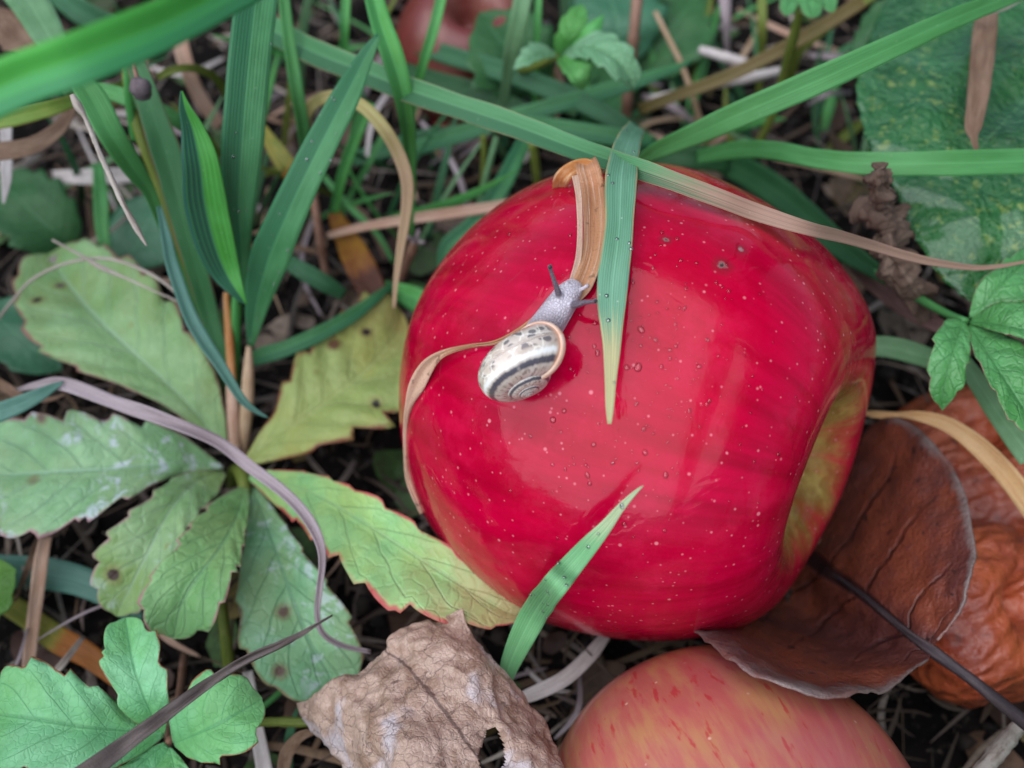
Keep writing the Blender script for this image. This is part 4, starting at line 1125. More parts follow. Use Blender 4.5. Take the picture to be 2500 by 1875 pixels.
B('yellowing blade with brown tip lying in the lower left litter', [(-20, 1450, .5, 46), (60, 1500, .5, 54), (140, 1560, .5, 60), (215, 1600, .5, 56), (290, 1660, .4, 40)], G_OY, fold=.1)
B('pointed green blade entering at the left edge over the lilac strip', [(-60, 1020, 3.4, 56), (10, 1002, 3.5, 48), (80, 972, 3.6, 36), (130, 945, 3.6, 18), (155, 932, 3.6, 3)], GT, fold=.15)
B('curved green blade reaching right behind the yellowed leaflet', [(598, 885, 1.6, 24), (640, 868, 1.8, 40), (700, 850, 1.9, 40), (780, 815, 1.9, 38), (860, 770, 1.8, 34), (920, 725, 1.6, 24), (960, 690, 1.3, 10)], GB, fold=.15)
# blades crossing behind the apple
BG = 'grass blades crossing in the gap behind the apple'
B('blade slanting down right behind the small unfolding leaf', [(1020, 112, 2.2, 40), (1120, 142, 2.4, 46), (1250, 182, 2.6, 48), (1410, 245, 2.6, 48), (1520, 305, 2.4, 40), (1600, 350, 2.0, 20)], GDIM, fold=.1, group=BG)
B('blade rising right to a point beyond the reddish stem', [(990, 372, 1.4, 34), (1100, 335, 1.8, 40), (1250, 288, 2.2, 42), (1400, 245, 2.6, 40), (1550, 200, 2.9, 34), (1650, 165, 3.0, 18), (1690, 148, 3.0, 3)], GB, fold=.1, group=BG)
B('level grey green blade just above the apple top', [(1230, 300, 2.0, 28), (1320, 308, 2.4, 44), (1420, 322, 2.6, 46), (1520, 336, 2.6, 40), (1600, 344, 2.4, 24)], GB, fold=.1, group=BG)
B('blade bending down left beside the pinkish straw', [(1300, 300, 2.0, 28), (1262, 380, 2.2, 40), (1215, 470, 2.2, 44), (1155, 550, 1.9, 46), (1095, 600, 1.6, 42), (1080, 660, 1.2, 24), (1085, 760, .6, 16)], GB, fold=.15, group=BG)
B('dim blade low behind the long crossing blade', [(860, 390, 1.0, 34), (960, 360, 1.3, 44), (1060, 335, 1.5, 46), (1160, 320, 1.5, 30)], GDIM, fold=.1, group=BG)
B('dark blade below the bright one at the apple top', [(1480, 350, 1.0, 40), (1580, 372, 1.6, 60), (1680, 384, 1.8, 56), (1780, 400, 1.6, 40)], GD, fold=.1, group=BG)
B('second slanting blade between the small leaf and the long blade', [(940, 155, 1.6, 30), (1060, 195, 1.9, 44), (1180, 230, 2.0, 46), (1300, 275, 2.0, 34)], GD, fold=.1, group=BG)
for lab, pts, m in [
    ('slim bright upright blade left of the top centre', [(846, -30, 4.4, 22), (842, 60, 4.0, 22), (838, 150, 3.2, 20), (832, 240, 2.2, 16), (828, 330, 1.0, 12)], GL),
    ('slim blade leaning left in front of the brownish apple', [(1085, -40, 4.8, 24), (1062, 60, 4.4, 26), (1035, 150, 3.8, 24), (1015, 230, 3.0, 20), (1000, 330, 1.8, 14)], GL),
    ('soft wide upright blade below the top edge centre', [(1282, -40, 4.6, 46), (1268, 40, 4.2, 44), (1250, 120, 3.6, 38), (1238, 190, 2.8, 26), (1225, 280, 1.6, 16)], GP),
    ('thin bright stalk just left of the unfolding leaf', [(1316, -30, 4.0, 16), (1313, 40, 3.7, 17), (1310, 110, 3.2, 16), (1306, 220, 2.2, 14), (1300, 330, 1.0, 12)], GL),
    ('upright blade beneath the arching yellowed blade', [(905, 250, 3.4, 26), (870, 330, 3.0, 28), (835, 430, 2.2, 26), (815, 520, 1.4, 20)], GL),
    ('slender stalk leaning behind the wide leaning blade', [(935, 330, 2.4, 14), (900, 400, 2.0, 16), (860, 470, 1.2, 14), (830, 540, .6, 10)], GM),
    ('green stalk at the top between two dry stems', [(1860, -30, 3.0, 20), (1861, 60, 2.6, 22), (1858, 150, 1.6, 18), (1850, 260, .4, 14)], GO),
    ('curved green blade at the far left middle', [(240, 400, 2.0, 24), (246, 480, 2.0, 34), (250, 560, 1.8, 32), (262, 640, 1.4, 20)], GM),
    ('short bright blade tip by the apple left edge', [(880, 700, .9, 26), (950, 706, 1.1, 40), (1030, 740, 1.2, 60), (1060, 800, 1.0, 50)], GL),
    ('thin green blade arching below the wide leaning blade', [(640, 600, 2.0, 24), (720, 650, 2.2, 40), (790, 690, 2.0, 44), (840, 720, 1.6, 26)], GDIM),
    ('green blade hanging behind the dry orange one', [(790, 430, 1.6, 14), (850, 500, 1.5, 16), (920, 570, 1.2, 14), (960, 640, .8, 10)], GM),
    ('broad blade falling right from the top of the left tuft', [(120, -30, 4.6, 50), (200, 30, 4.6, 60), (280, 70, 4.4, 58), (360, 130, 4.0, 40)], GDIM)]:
    B(lab, pts, m, fold=.2, tilt=random.uniform(-15, 15))
# stems of the tuft
tube('grass_stalk', 'bright green sheath at the foot of the left tuft', 'stem', [(585, 560, 4.2, 18), (580, 700, 3.2, 24), (575, 830, 2.2, 26), (572, 960, 1.2, 24), (572, 1090, .3, 22)], GL)
tube('grass_stalk', 'orange dry sheath in the middle of the left tuft', 'stem', [(552, 715, 3.0, 14), (558, 800, 2.5, 20), (565, 900, 2.0, 22), (570, 1000, 1.4, 22), (575, 1100, .6, 24)], D_ORG)
tube('grass_stalk', 'tan dry sheath on the right of the left tuft', 'stem', [(608, 845, 2.3, 14), (606, 910, 2.1, 28), (603, 980, 1.8, 32), (596, 1060, 1.2, 30), (590, 1120, .5, 28)], D_TAN)
tube('grass_stalk', 'pink dry sheath at the bottom of the left tuft', 'stem', [(560, 900, 1.9, 16), (566, 960, 1.8, 28), (570, 1030, 1.5, 30), (575, 1110, .9, 30)], D_PNK)
tube('grass_stalk', 'olive brown stalk running up through the left tuft', 'stem', [(300, 110, 5.4, 16), (316, 230, 5.0, 26), (345, 340, 4.5, 26), (385, 450, 3.8, 22), (425, 580, 3.0, 28), (465, 700, 2.2, 26), (520, 850, 1.4, 24), (560, 980, .6, 22)], GO)
tube('grass_stalk', 'bright thin stalk beside the grey bud', 'stem', [(305, 100, 5.8, 16), (310, 180, 5.5, 18), (316, 260, 5.0, 20), (328, 340, 4.4, 18)], GL)

# ------------------------------------------------------------------ dry leaf strip on the apple under the snail
ZT = on(RA, 1435, 470).z
D_STRIP = dry_mat('papery dry leaf', (.40, .16, .070), (.48, .24, .12), (.64, .47, .36), rough=.42, streak=9, bump=1.0, tip=(.66, .42, .30), ts=.52, spots=.5)
ds = B('thin tan brown dry leaf strip draped over the apple beneath the snail', [(1432, 396, ZT + .25, 48), (1436, 414, ZT + .38, 58), (1446, 450, ZT + .30, 58), (1453, 510, (RA, .16), 58), (1454, 570, (RA, .11), 58), (1447, 625, (RA, .11), 54), (1430, 676, (RA, .11), 50), (1410, 708, (RA, .10), 48), (1362, 744, (RA, .09), 40), (1312, 783, (RA, .10), 30), (1262, 812, (RA, .12), 16), (1207, 836, (RA, .12), 10), (1146, 845, (RA, .12), 10), (1085, 862, (RA, .14), 18), (1046, 892, (RA, .12), 36), (1018, 940, (RA, .10), 38), (998, 990, (RA, .08), 18), (990, 1040, (RA, .04), 11), (990, 1100, (RA, .03), 10), (998, 1175, (RA, .03), 10), (1018, 1260, (RA, .03), 7)], D_STRIP, cat='dry leaf', name='dry_leaf_strip', fold=.20, nv=9, n=170, wav=.05, seed=3)
strip('torn_flap', None, None, [(1362, 480, ZT - .7, 26), (1370, 440, ZT - .1, 38), (1394, 414, ZT + .1, 34), (1428, 402, ZT + .28, 30), (1450, 408, ZT + .3, 24)], D_ORG, parent=ds, fold=.2, n=24)
strip('torn_edge', None, None, [(1404, 428, (RA, .66), 16), (1413, 480, (RA, .40), 15), (1416, 560, (RA, .26), 13), (1412, 630, (RA, .2), 15), (1396, 690, (RA, .16), 16), (1380, 730, (RA, .13), 12)], D_PNK, parent=ds, fold=.25, n=40)

# ------------------------------------------------------------------ dry straws, twigs and scraps that read as single things
def T(label, pts, mat, cat='twig', name='twig', **k): return tube(name, label, cat, pts, mat, **k)
T('thin pale dry twig slanting over the left tuft', [(176, 232, 7.0, 12), (192, 262, 6.9, 22), (210, 292, 6.8, 12), (245, 378, 6.6, 13), (272, 436, 6.4, 15), (300, 497, 6.2, 14), (330, 552, 6.0, 15), (358, 600, 5.9, 5)], D_TW, knob=.25)
B('long dark grey dry stem crossing the fresh lower left leaf', [(180, 1910, 4.6, 54), (280, 1836, 4.5, 44), (366, 1772, 4.4, 36), (488, 1682, 4.2, 27), (590, 1617, 4.0, 21), (680, 1575, 3.9, 18), (735, 1548, 3.8, 12), (770, 1526, 3.8, 7), (812, 1502, 3.8, 2)], dry_mat('dark grey stem', (.11, .085, .075), (.17, .135, .125), (.055, .04, .035), streak=5, bump=.8), cat='dry stem', name='dry_stalk', fold=.5, nv=7, n=60, wav=.1)
B('lilac grey dry strip bending over the big spotted leaf', [(46, 952, 3.2, 8), (95, 942, 3.4, 22), (160, 940, 3.5, 32), (285, 985, 3.6, 33), (407, 1027, 3.6, 31), (529, 1078, 3.4, 31), (610, 1140, 3.2, 28), (690, 1200, 3.2, 29), (745, 1258, 3.3, 27), (778, 1320, 3.4, 24), (786, 1370, 3.3, 18), (779, 1440, 3.1, 14), (774, 1500, 2.8, 12), (786, 1545, 2.6, 13), (830, 1575, 2.4, 13), (905, 1592, 2.2, 11)], D_LAV, cat='dry blade', name='dry_grass', fold=.35, tilt=10, n=110, wav=.08, seed=5)
T('fine arched dry thread over the spotted leaflet', [(-20, 800, 2.0, 8), (30, 735, 2.6, 8), (80, 682, 3.0, 8), (165, 642, 3.3, 8), (265, 632, 3.4, 9), (366, 668, 3.3, 9), (440, 725, 3.0, 9), (490, 810, 2.4, 8)], D_TW, cat='dry stem', name='dry_stalk')
T('fine straight dry thread crossing the arched one', [(128, 586, 3.6, 6), (200, 625, 3.5, 8), (245, 652, 3.4, 14), (310, 680, 3.3, 7), (380, 712, 3.2, 6), (440, 738, 3.0, 5)], D_TW, cat='dry stem', name='dry_stalk')
B('brown dry blade curling at the left edge', [(-50, 372, 4.4, 46), (20, 368, 4.5, 45), (80, 355, 4.6, 40), (135, 322, 4.7, 34), (165, 285, 4.8, 26), (182, 250, 4.8, 16)], D_BRN, cat='dry blade', name='dry_grass', fold=.1, tilt=20)
B('cream forked dry strip hanging at the left edge', [(14, 300, 3.6, 28), (15, 360, 3.7, 26), (16, 420, 3.7, 26), (12, 470, 3.6, 14), (8, 496, 3.6, 6)], D_WHT, cat='dry blade', name='dry_grass', fold=.1)
B('bleached straw lying level behind the left tuft', [(130, 432, 1.4, 30), (190, 432, 1.5, 36), (250, 431, 1.5, 38), (330, 427, 1.4, 34)], D_WHT, cat='straw', name='straw', fold=.2)
B('pinkish straw pointing at the upper left of the apple', [(800, 575, 1.4, 16), (880, 555, 1.6, 20), (985, 537, 1.8, 24), (1085, 522, 2.0, 26), (1200, 505, 2.2, 24), (1320, 480, 2.4, 18)], D_PNK, cat='straw', name='straw', fold=.3)
B('peach coloured straw standing in the lower left gap', [(112, 1310, 1.6, 28), (100, 1370, 1.5, 32), (90, 1450, 1.2, 32), (80, 1530, .9, 30), (68, 1640, .5, 26)], D_PNK, cat='straw', name='straw', fold=.3)
B('brown strip of dry grass stuck on the wet wrinkled leaf', [(2412, 10, 5.5, 46), (2404, 80, 5.6, 54), (2396, 160, 5.6, 53), (2386, 245, 5.6, 48), (2376, 310, 5.6, 38), (2378, 335, 5.6, 18), (2385, 372, 5.6, 8)], D_BRN, cat='dry blade', name='dry_grass', fold=.12, wav=.05)
T('wiry dry tendril in the top right corner', [(2340, 40, 5.6, 10), (2400, 34, 5.8, 9), (2450, 22, 5.9, 9), (2490, 0, 5.9, 8), (2540, -40, 5.8, 8)], D_TW, cat='dry stem', name='dry_stalk')
T('tan stick end in the bottom right corner', [(2500, 1758, 1.8, 34), (2470, 1795, 2.0, 40), (2430, 1842, 2.1, 44), (2380, 1910, 2.2, 46)], D_TW, cat='stick', name='stick', knob=.2)
bk = sheet('bark_scrap', [
    [K(2140, 412, 6.1), K(2149, 396, 6.25), K(2157, 412, 6.1)],
    [K(2126, 440, 5.9), K(2146, 440, 6.05), K(2166, 446, 5.9)],
    [K(2122, 478, 5.4), K(2148, 480, 5.6), K(2172, 462, 5.4)],
    [K(2126, 505, 5.0), K(2152, 515, 5.25), K(2166, 500, 5.0)],
    [K(2098, 518, 5.0), K(2158, 535, 5.2), K(2198, 508, 4.9)],
    [K(2130, 545, 4.9), K(2166, 560, 5.1), K(2200, 530, 4.8)],
    [K(2142, 590, 4.8), K(2178, 600, 5.0), K(2204, 585, 4.7)],
    [K(2150, 640, 4.5), K(2188, 640, 4.8), K(2222, 630, 4.5)],
    [K(2168, 690, 4.2), K(2210, 680, 4.4), K(2246, 675, 4.2)],
    [K(2200, 730, 3.8), K(2240, 720, 3.9), K(2275, 712, 3.8)],
    [K(2235, 775, 3.3), K(2270, 760, 3.4), K(2300, 750, 3.3)]], D_DRK, nu=110, nv=33, label='crumpled dark brown scrap of bark standing against the wrinkled leaf', cat='bark', thick=.03, crinkle=.24, cscale=3.6, seed=9)
for lab, pts, m, w in [
    ('olive brown dry blade under the wide right hand blade', [(1560, 268, 1.8, 26), (1620, 245, 2.2, 28), (1800, 176, 3.0, 32), (1970, 85, 3.6, 34), (2110, 0, 4.0, 32), (2180, -50, 4.0, 28)], D_OLV, 1),
    ('light olive stalk from the top edge beside the brown blade', [(2140, -20, 4.2, 26), (2050, 42, 3.6, 26), (1985, 92, 3.0, 24), (1945, 140, 2.2, 22), (1925, 220, 1.0, 18)], GO, 1),
    ('short bleached straw in the dark gap at the top', [(1710, 122, 2.0, 20), (1760, 136, 2.1, 26), (1830, 158, 2.0, 24)], D_WHT, 0),
    ('long cream straw behind the wide right hand blade', [(1590, 240, 1.6, 16), (1665, 225, 1.8, 20), (1745, 205, 1.9, 24), (1830, 190, 1.9, 26), (1910, 172, 1.8, 22)], D_WHT, 0),
    ('thin tan stalk leaning in the upper gap', [(1600, 30, 2.4, 12), (1630, 90, 2.2, 13), (1660, 150, 1.9, 14), (1690, 230, 1.4, 15), (1710, 300, .8, 14)], D_TAN, 0),
    ('mauve stalk ending in a withered bud at the top', [(1768, -20, 3.0, 34), (1772, 35, 2.8, 26), (1774, 80, 2.4, 16), (1776, 130, 1.8, 15), (1780, 180, 1.0, 14)], D_LAV, 0),
    ('reddish brown stem standing right of the unfolding leaf', [(1558, -30, 3.8, 28), (1550, 60, 3.4, 28), (1540, 160, 2.6, 28), (1530, 260, 1.8, 26), (1524, 330, .8, 24)], D_STEM, 0),
    ('orange and green dry blade left of the leaning blade', [(640, 310, 3.0, 20), (670, 360, 3.0, 40), (705, 410, 2.8, 48), (745, 460, 2.4, 36), (770, 510, 2.0, 20)], G_OY, 1),
    ('pink brown dry blade standing in the top left tuft', [(420, -10, 3.6, 34), (435, 80, 3.4, 36), (455, 160, 3.0, 36), (490, 240, 2.2, 34), (540, 310, 1.4, 30)], D_PNK, 1),
    ('orange spotted blade end between tuft and yellowed leaflet', [(815, 520, 1.0, 30), (850, 590, 1.3, 60), (880, 650, 1.4, 76), (915, 720, 1.3, 64), (940, 790, 1.0, 30)], blade_mat('orange spotted blade', (.34, .17, .02), (.22, .07, .02), tip=(.10, .03, .015), ts=.6, ribs=6), 1),
    ('reddish stalk under the wide leaning blade', [(765, 470, 2.4, 20), (775, 540, 2.0, 22), (785, 610, 1.4, 22), (800, 690, .6, 20)], D_STEM, 0),
    ('olive stalk hanging below the long blade', [(1180, 330, 2.4, 15), (1181, 400, 1.8, 15), (1176, 480, 1.0, 14)], GO, 0),
    ('second olive stalk below the long blade', [(1300, 350, 2.6, 22), (1308, 410, 2.0, 22), (1314, 480, 1.2, 18)], GO, 0),
    ('grey green stalk leaning beside the olive one', [(1212, 335, 2.4, 14), (1192, 410, 1.9, 16), (1168, 500, 1.2, 14)], GP, 0),
    ('grey dry stem bowed in the dark gap left of the apple', [(1030, 300, 1.0, 12), (1080, 360, 1.4, 15), (1120, 430, 1.4, 16), (1140, 500, 1.0, 14)], D_LAV, 0),
    ('olive leaf stalk below the big spotted leaf', [(540, 1470, 1.2, 26), (550, 1550, 1.0, 30), (560, 1640, .5, 30)], GO, 0),
    ('level olive stalk left of the crinkled leaf', [(610, 1764, 1.6, 20), (690, 1762, 1.8, 24), (790, 1766, 1.8, 22)], GO, 0),
    ('pale bent grass stem below the red apple', [(1230, 1720, 1.2, 20), (1310, 1690, 1.3, 34), (1380, 1655, 1.3, 36), (1440, 1600, 1.2, 34), (1480, 1550, 1.0, 24)], D_WHT, 1),
    ('cream straw beside the fresh lower left leaf', [(605, 1640, .8, 24), (620, 1740, .9, 30), (640, 1850, .9, 36), (655, 1940, .8, 36)], D_WHT, 1),
    ('brown rolled blade at the left edge under the lilac strip', [(-30, 920, 2.4, 24), (20, 950, 2.6, 24), (60, 972, 2.6, 20), (120, 975, 2.6, 12), (160, 962, 2.6, 4)], D_BRN, 1),
    ('brown curl of dry grass beside the crinkled leaf', [(690, 1900, 1.4, 30), (700, 1840, 1.6, 34), (730, 1800, 1.8, 26), (770, 1785, 2.0, 14)], D_BRN, 1)]:
    if w: B(lab, pts, m, cat='dry blade' if m.name.startswith(('olive brown', 'pink', 'orange', 'brown')) else 'grass blade', name='dry_grass' if m.name.startswith(('olive brown', 'pink', 'orange', 'brown')) else 'grass', fold=.2)
    else: T(lab, pts, m, cat='stem', name='dry_stalk', knob=.15)
# grey bud and withered flower head
def bud(name, label, px, py, z, r, mat, tips=0):
    c = W(px, py, z)
    V = []
    for i in range(14):
        for j in range(16):
            a = math.pi * i / 13; b = 2 * math.pi * j / 16
            d = Vector((math.sin(a) * math.cos(b), math.sin(a) * math.sin(b), math.cos(a)))
            V.append(c + d * r * (1 + .25 * noise.noise(d * 2.5 + Vector((px, 0, 0)))) * (1 + .5 * max(0, d.z)))
    o = mesh_obj(name, V, grid_faces(14, 16, True), mat, [(0, 0)] * len(V), origin=c)
    tag(o, label, 'bud')
    return o
bd = bud('grass_bud', 'withered grey bud at the top of the left tuft', 346, 222, 6.0, .15, dry_mat('grey bud skin', (.10, .075, .085), (.16, .12, .13), (.06, .045, .05)))
tube('stalk', None, None, [(338, 205, 6.1, 14), (328, 165, 6.2, 10), (318, 120, 6.2, 10)], D_STEM, parent=bd)
fh = W(1015, 600, 1.9)
fr = empty('withered_flower', W(985, 660, .9))
tag(fr, 'tiny withered brown flower head left of the apple', 'flower')
tube('stem', None, None, [(975, 700, .5, 12), (990, 650, 1.0, 22), (1005, 612, 1.6, 26), (1015, 588, 1.9, 20)], D_STEM, parent=fr)
for dx, dy in ((-22, -12), (8, -30), (22, 4), (-8, 6)):
    strip('sepal', None, None, [(1015, 590, 1.9, 8), (1015 + dx * .6, 588 + dy * .6, 2.1, 9), (1015 + dx, 588 + dy, 2.15, 2)], D_LAV, parent=fr, nv=3, n=8)

# ------------------------------------------------------------------ broad leaves in the background
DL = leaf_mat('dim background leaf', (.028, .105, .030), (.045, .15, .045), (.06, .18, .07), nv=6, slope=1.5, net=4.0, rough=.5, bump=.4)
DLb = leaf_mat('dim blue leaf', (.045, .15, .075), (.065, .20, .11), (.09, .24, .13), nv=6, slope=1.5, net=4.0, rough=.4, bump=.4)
def bgleaf(label, base, tip, wl, wr, z, mat, teeth=6, amp=.22, seed=0, cat='leaf', stem=True):
    b = Vector(base); t = Vector(tip); d = t - b; n = Vector((-d.y, d.x)).normalized()
    mid = [tuple(b + d * f) for f in (0, .33, .66, 1)]
    prof = [(0, 0), (.15, .55), (.4, 1), (.65, .92), (.85, .5), (1, 0)]
    le = [tuple(b + d * f + n * (wl * k)) for f, k in prof]
    ri = [tuple(b + d * f - n * (wr * k)) for f, k in prof]
    return leaf('background_leaf', mid, le, ri, z, mat, label, cat, teeth=teeth, amp=amp, seed=seed, rough=.08, group='broad green leaves in the background')
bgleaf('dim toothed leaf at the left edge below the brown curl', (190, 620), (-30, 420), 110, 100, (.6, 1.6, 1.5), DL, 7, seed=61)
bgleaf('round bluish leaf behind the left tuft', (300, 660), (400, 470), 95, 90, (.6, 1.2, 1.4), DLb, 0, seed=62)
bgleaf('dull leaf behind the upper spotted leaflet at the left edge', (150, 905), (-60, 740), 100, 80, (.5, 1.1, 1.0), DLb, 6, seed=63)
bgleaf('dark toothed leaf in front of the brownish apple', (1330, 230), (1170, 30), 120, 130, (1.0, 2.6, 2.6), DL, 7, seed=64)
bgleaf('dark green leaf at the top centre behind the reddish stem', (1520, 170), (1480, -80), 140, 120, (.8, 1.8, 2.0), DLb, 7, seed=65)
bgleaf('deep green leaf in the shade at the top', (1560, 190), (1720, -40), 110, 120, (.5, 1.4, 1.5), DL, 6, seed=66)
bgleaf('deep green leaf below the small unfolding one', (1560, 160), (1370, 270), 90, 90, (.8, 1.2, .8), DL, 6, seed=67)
bgleaf('bright toothed leaf edge at the lower left margin', (-120, 1480), (40, 1390), 90, 120, (1.4, 1.6, 1.6), leaf_mat('moss green leaf', (.06, .17, .02), (.10, .24, .035), (.12, .28, .05), nv=6, slope=1.5, net=6.0, rough=.5, bump=.5), 5, seed=68)
bgleaf('pale brown leaf between the dark leaf and the brownish apple', (1180, 90), (1280, -60), 60, 60, (1.4, 2.0), D_TAN, 6, .2, seed=69)
bgleaf('brown dead leaf at the top left edge', (90, 130), (-30, 20), 50, 50, (4.0, 4.4), D_BRN, 5, .2, seed=70)
bgleaf('dark green leaf under the glossy wrinkled one at the top', (2080, 160), (2250, -40), 70, 60, (2.0, 3.0), DL, 6, seed=71)

# thin blades filling the gaps behind, each its own
rnd = random.Random(77)
fillm = [GDIM, GM, GD, GL, GP, GO, GB]
def filler(n, xr, yr, label, group, wr=(8, 26), zr=(1.0, 3.4)):
    for i in range(n):
        x = rnd.uniform(*xr); y = rnd.uniform(*yr)
        if (x < 570 and y > 560) or (560 < x < 1030 and y > 690 and y < 1200): continue
        a = rnd.gauss(-90, 42); L = rnd.uniform(130, 420); z1 = rnd.uniform(*zr)
        bend = rnd.uniform(-.35, .35) * L
        dx, dy = math.cos(R(a)), math.sin(R(a))
        w = rnd.uniform(*wr)
        pts = []
        for t in (0, .3, .6, .85, 1):
            pts.append((x + dx * L * t - dy * bend * t * t, y + dy * L * t + dx * bend * t * t, .1 + z1 * t * (1.5 - .5 * t), w * (.7, 1, .85, .5, .1)[int(t * 4 + .5) if t < .8 else (3 if t < .9 else 4)]))
        B(label, pts, rnd.choice(fillm), fold=.25, tilt=rnd.uniform(-25, 25), group=group, n=22, nv=5)
filler(46, (-40, 1080), (150, 900), 'thin green grass blade among the upright blades of the left tuft', 'thin blades in the left tuft')
filler(44, (950, 1720), (140, 420), 'thin green grass blade in the gap above the red apple', 'thin blades above the red apple', zr=(.6, 2.2))
filler(14, (1750, 2150), (150, 420), 'thin green grass blade in the dark gap beside the wrinkled leaf', 'thin blades beside the wrinkled leaf', zr=(.4, 1.6))
filler(12, (0, 900), (1450, 1900), 'thin green grass blade under the pale withered leaf', 'thin blades under the withered leaf', zr=(.2, .8))
def straws(n, xr, yr, label, group):
    ms = [D_TAN, D_WHT, D_LAV, D_PNK, D_BRN, D_TW]
    for i in range(n):
        x = rnd.uniform(*xr); y = rnd.uniform(*yr); a = rnd.uniform(0, 180); L = rnd.uniform(90, 330); z = rnd.uniform(.3, 1.0)
        dx, dy = math.cos(R(a)), math.sin(R(a)); b = rnd.uniform(-.2, .2) * L; w = rnd.uniform(6, 18)
        B(label, [(x - dx * L / 2, y - dy * L / 2, z, w * .6), (x - dy * b, y + dx * b, z + rnd.uniform(0, .5), w), (x + dx * L / 2, y + dy * L / 2, z, w * .4)], rnd.choice(ms), cat='straw', name='straw', fold=.35, group=group, n=18, nv=5)
straws(38, (0, 1000), (60, 760), 'dry straw lying among the stems of the left tuft', 'straws under the left tuft')
straws(40, (900, 2100), (30, 420), 'dry straw lying in the gap above the red apple', 'straws above the red apple')
straws(16, (0, 1000), (1280, 1880), 'dry straw lying under the withered leaf', 'straws under the withered leaf')
straws(8, (1150, 1420), (1550, 1850), 'dry straw lying between the crinkled leaf and the striped apple', 'straws between leaf and striped apple')

# ------------------------------------------------------------------ litter: dry straw and crumbs on the soil, too many to count
def litter():
    rnd = random.Random(5)
    V, F, UV, C = [], [], [], []
    pal = [(.20, .14, .10), (.30, .22, .17), (.14, .09, .065), (.34, .27, .23), (.24, .17, .15), (.40, .33, .29), (.10, .065, .05), (.28, .17, .10)]
    def keep(p):
        for c, r in ((ACEN['red_apple'], 3.2), (ACEN['striped_apple'], 2.3)):
            if (Vector((p.x, p.y, p.z)) - c).length < r: return False
        return True
    def ground_z(x, y):
        q = Vector((x, y, 0))
        return .30 * noise.noise(q * .35) + .22 * noise.noise(q * 1.1) + .12 * noise.noise(q * 2.6) - .25
    for i in range(2300):
        y = rnd.uniform(-7, 17); x = rnd.uniform(-1, 1) * (9 + (y + 7) * .45)
        a = rnd.uniform(0, math.pi); L = rnd.choice((.5, .8, 1.2, 2.0, 3.2)) * rnd.uniform(.6, 1.3)
        w = rnd.uniform(.03, .14)
        z = ground_z(x, y) + rnd.uniform(.02, .75) ** 1.3
        c = Vector((x, y, z))
        if not keep(c): continue
        d = Vector((math.cos(a), math.sin(a), rnd.uniform(-.28, .28))).normalized()
        s = d.cross(Vector((rnd.uniform(-.4, .4), rnd.uniform(-.4, .4), 1))).normalized()
        up = s.cross(d)
        bend = rnd.uniform(-.15, .15) * L; bs = rnd.uniform(-.25, .25) * L
        col = Vector(rnd.choice(pal)) * rnd.uniform(.12, .7)
        b = len(V)
        n = 6
        for k in range(n):
            t = k / (n - 1) - .5
            p = c + d * (L * t) + up * (bend * (t * t * 4)) + s * (bs * t * t * 4)
            ww = w * (1 - .75 * abs(t * 2) ** 3)
            for m in (-.5, 0, .5):
                V.append(p + s * (ww * m) + up * (ww * .25 if m == 0 else 0)); UV.append((k / (n - 1), m + .5)); C.append(col)
        for k in range(n - 1):
            for m in range(2):
                F.append((b + k * 3 + m, b + k * 3 + m + 1, b + (k + 1) * 3 + m + 1, b + (k + 1) * 3 + m))
    g = G('litter straw')
    u, v = g.uv(); ob = g.obj()
    at = g.n('Attribute', attribute_name='tint').outputs[0]
    n1 = g.noise(ob, 9.0, 4)
    col = g.mix(g.math('MULTIPLY', g.sm(n1, .4, .7), .5), at, (.06, .04, .03))
    m = g.pbsdf(col, .65, g.bump(n1, .4, .02), .3, .1, col)
    o = mesh_obj('straw_litter', V, F, m, UV, cols=C, origin=(0, 0, 0))
    tag(o, 'matted brown and grey dry straw covering the dark soil', 'straw litter', kind='stuff')
litter()
# crumbs of soil and leaf
def crumbs():
    rnd = random.Random(9)
    V, F, C = [], [], []
    for i in range(1500):
        y = rnd.uniform(-7, 17); x = rnd.uniform(-1, 1) * (9 + (y + 7) * .45)
        q = Vector((x, y, 0))
        z = .30 * noise.noise(q * .35) + .22 * noise.noise(q * 1.1) + .12 * noise.noise(q * 2.6) - .25
        c = Vector((x, y, z + .02)); r = rnd.uniform(.05, .22)
        b = len(V)
        for a in range(5):
            for t in range(7):
                th = math.pi * a / 4; ph = 2 * math.pi * t / 7
                d = Vector((math.sin(th) * math.cos(ph), math.sin(th) * math.sin(ph), math.cos(th)))
                V.append(c + d * r * (1 + .5 * noise.noise(d * 1.8 + q * 3)))
        F += [tuple(k + b for k in f) for f in grid_faces(5, 7, True)]
    g = G('soil crumb'); ob = g.obj()
    m = g.pbsdf(g.mix(g.sm(g.noise(ob, 2.0, 4), .4, .6), (.007, .005, .0045), (.030, .021, .017)), .8, g.bump(g.noise(ob, 12.0, 4), .6, .03), .3)
    o = mesh_obj('soil_crumbs', V, F, m, origin=(0, 0, 0))
    tag(o, 'dark crumbs of soil and rotted leaf on the ground', 'soil crumbs', kind='stuff')
crumbs()
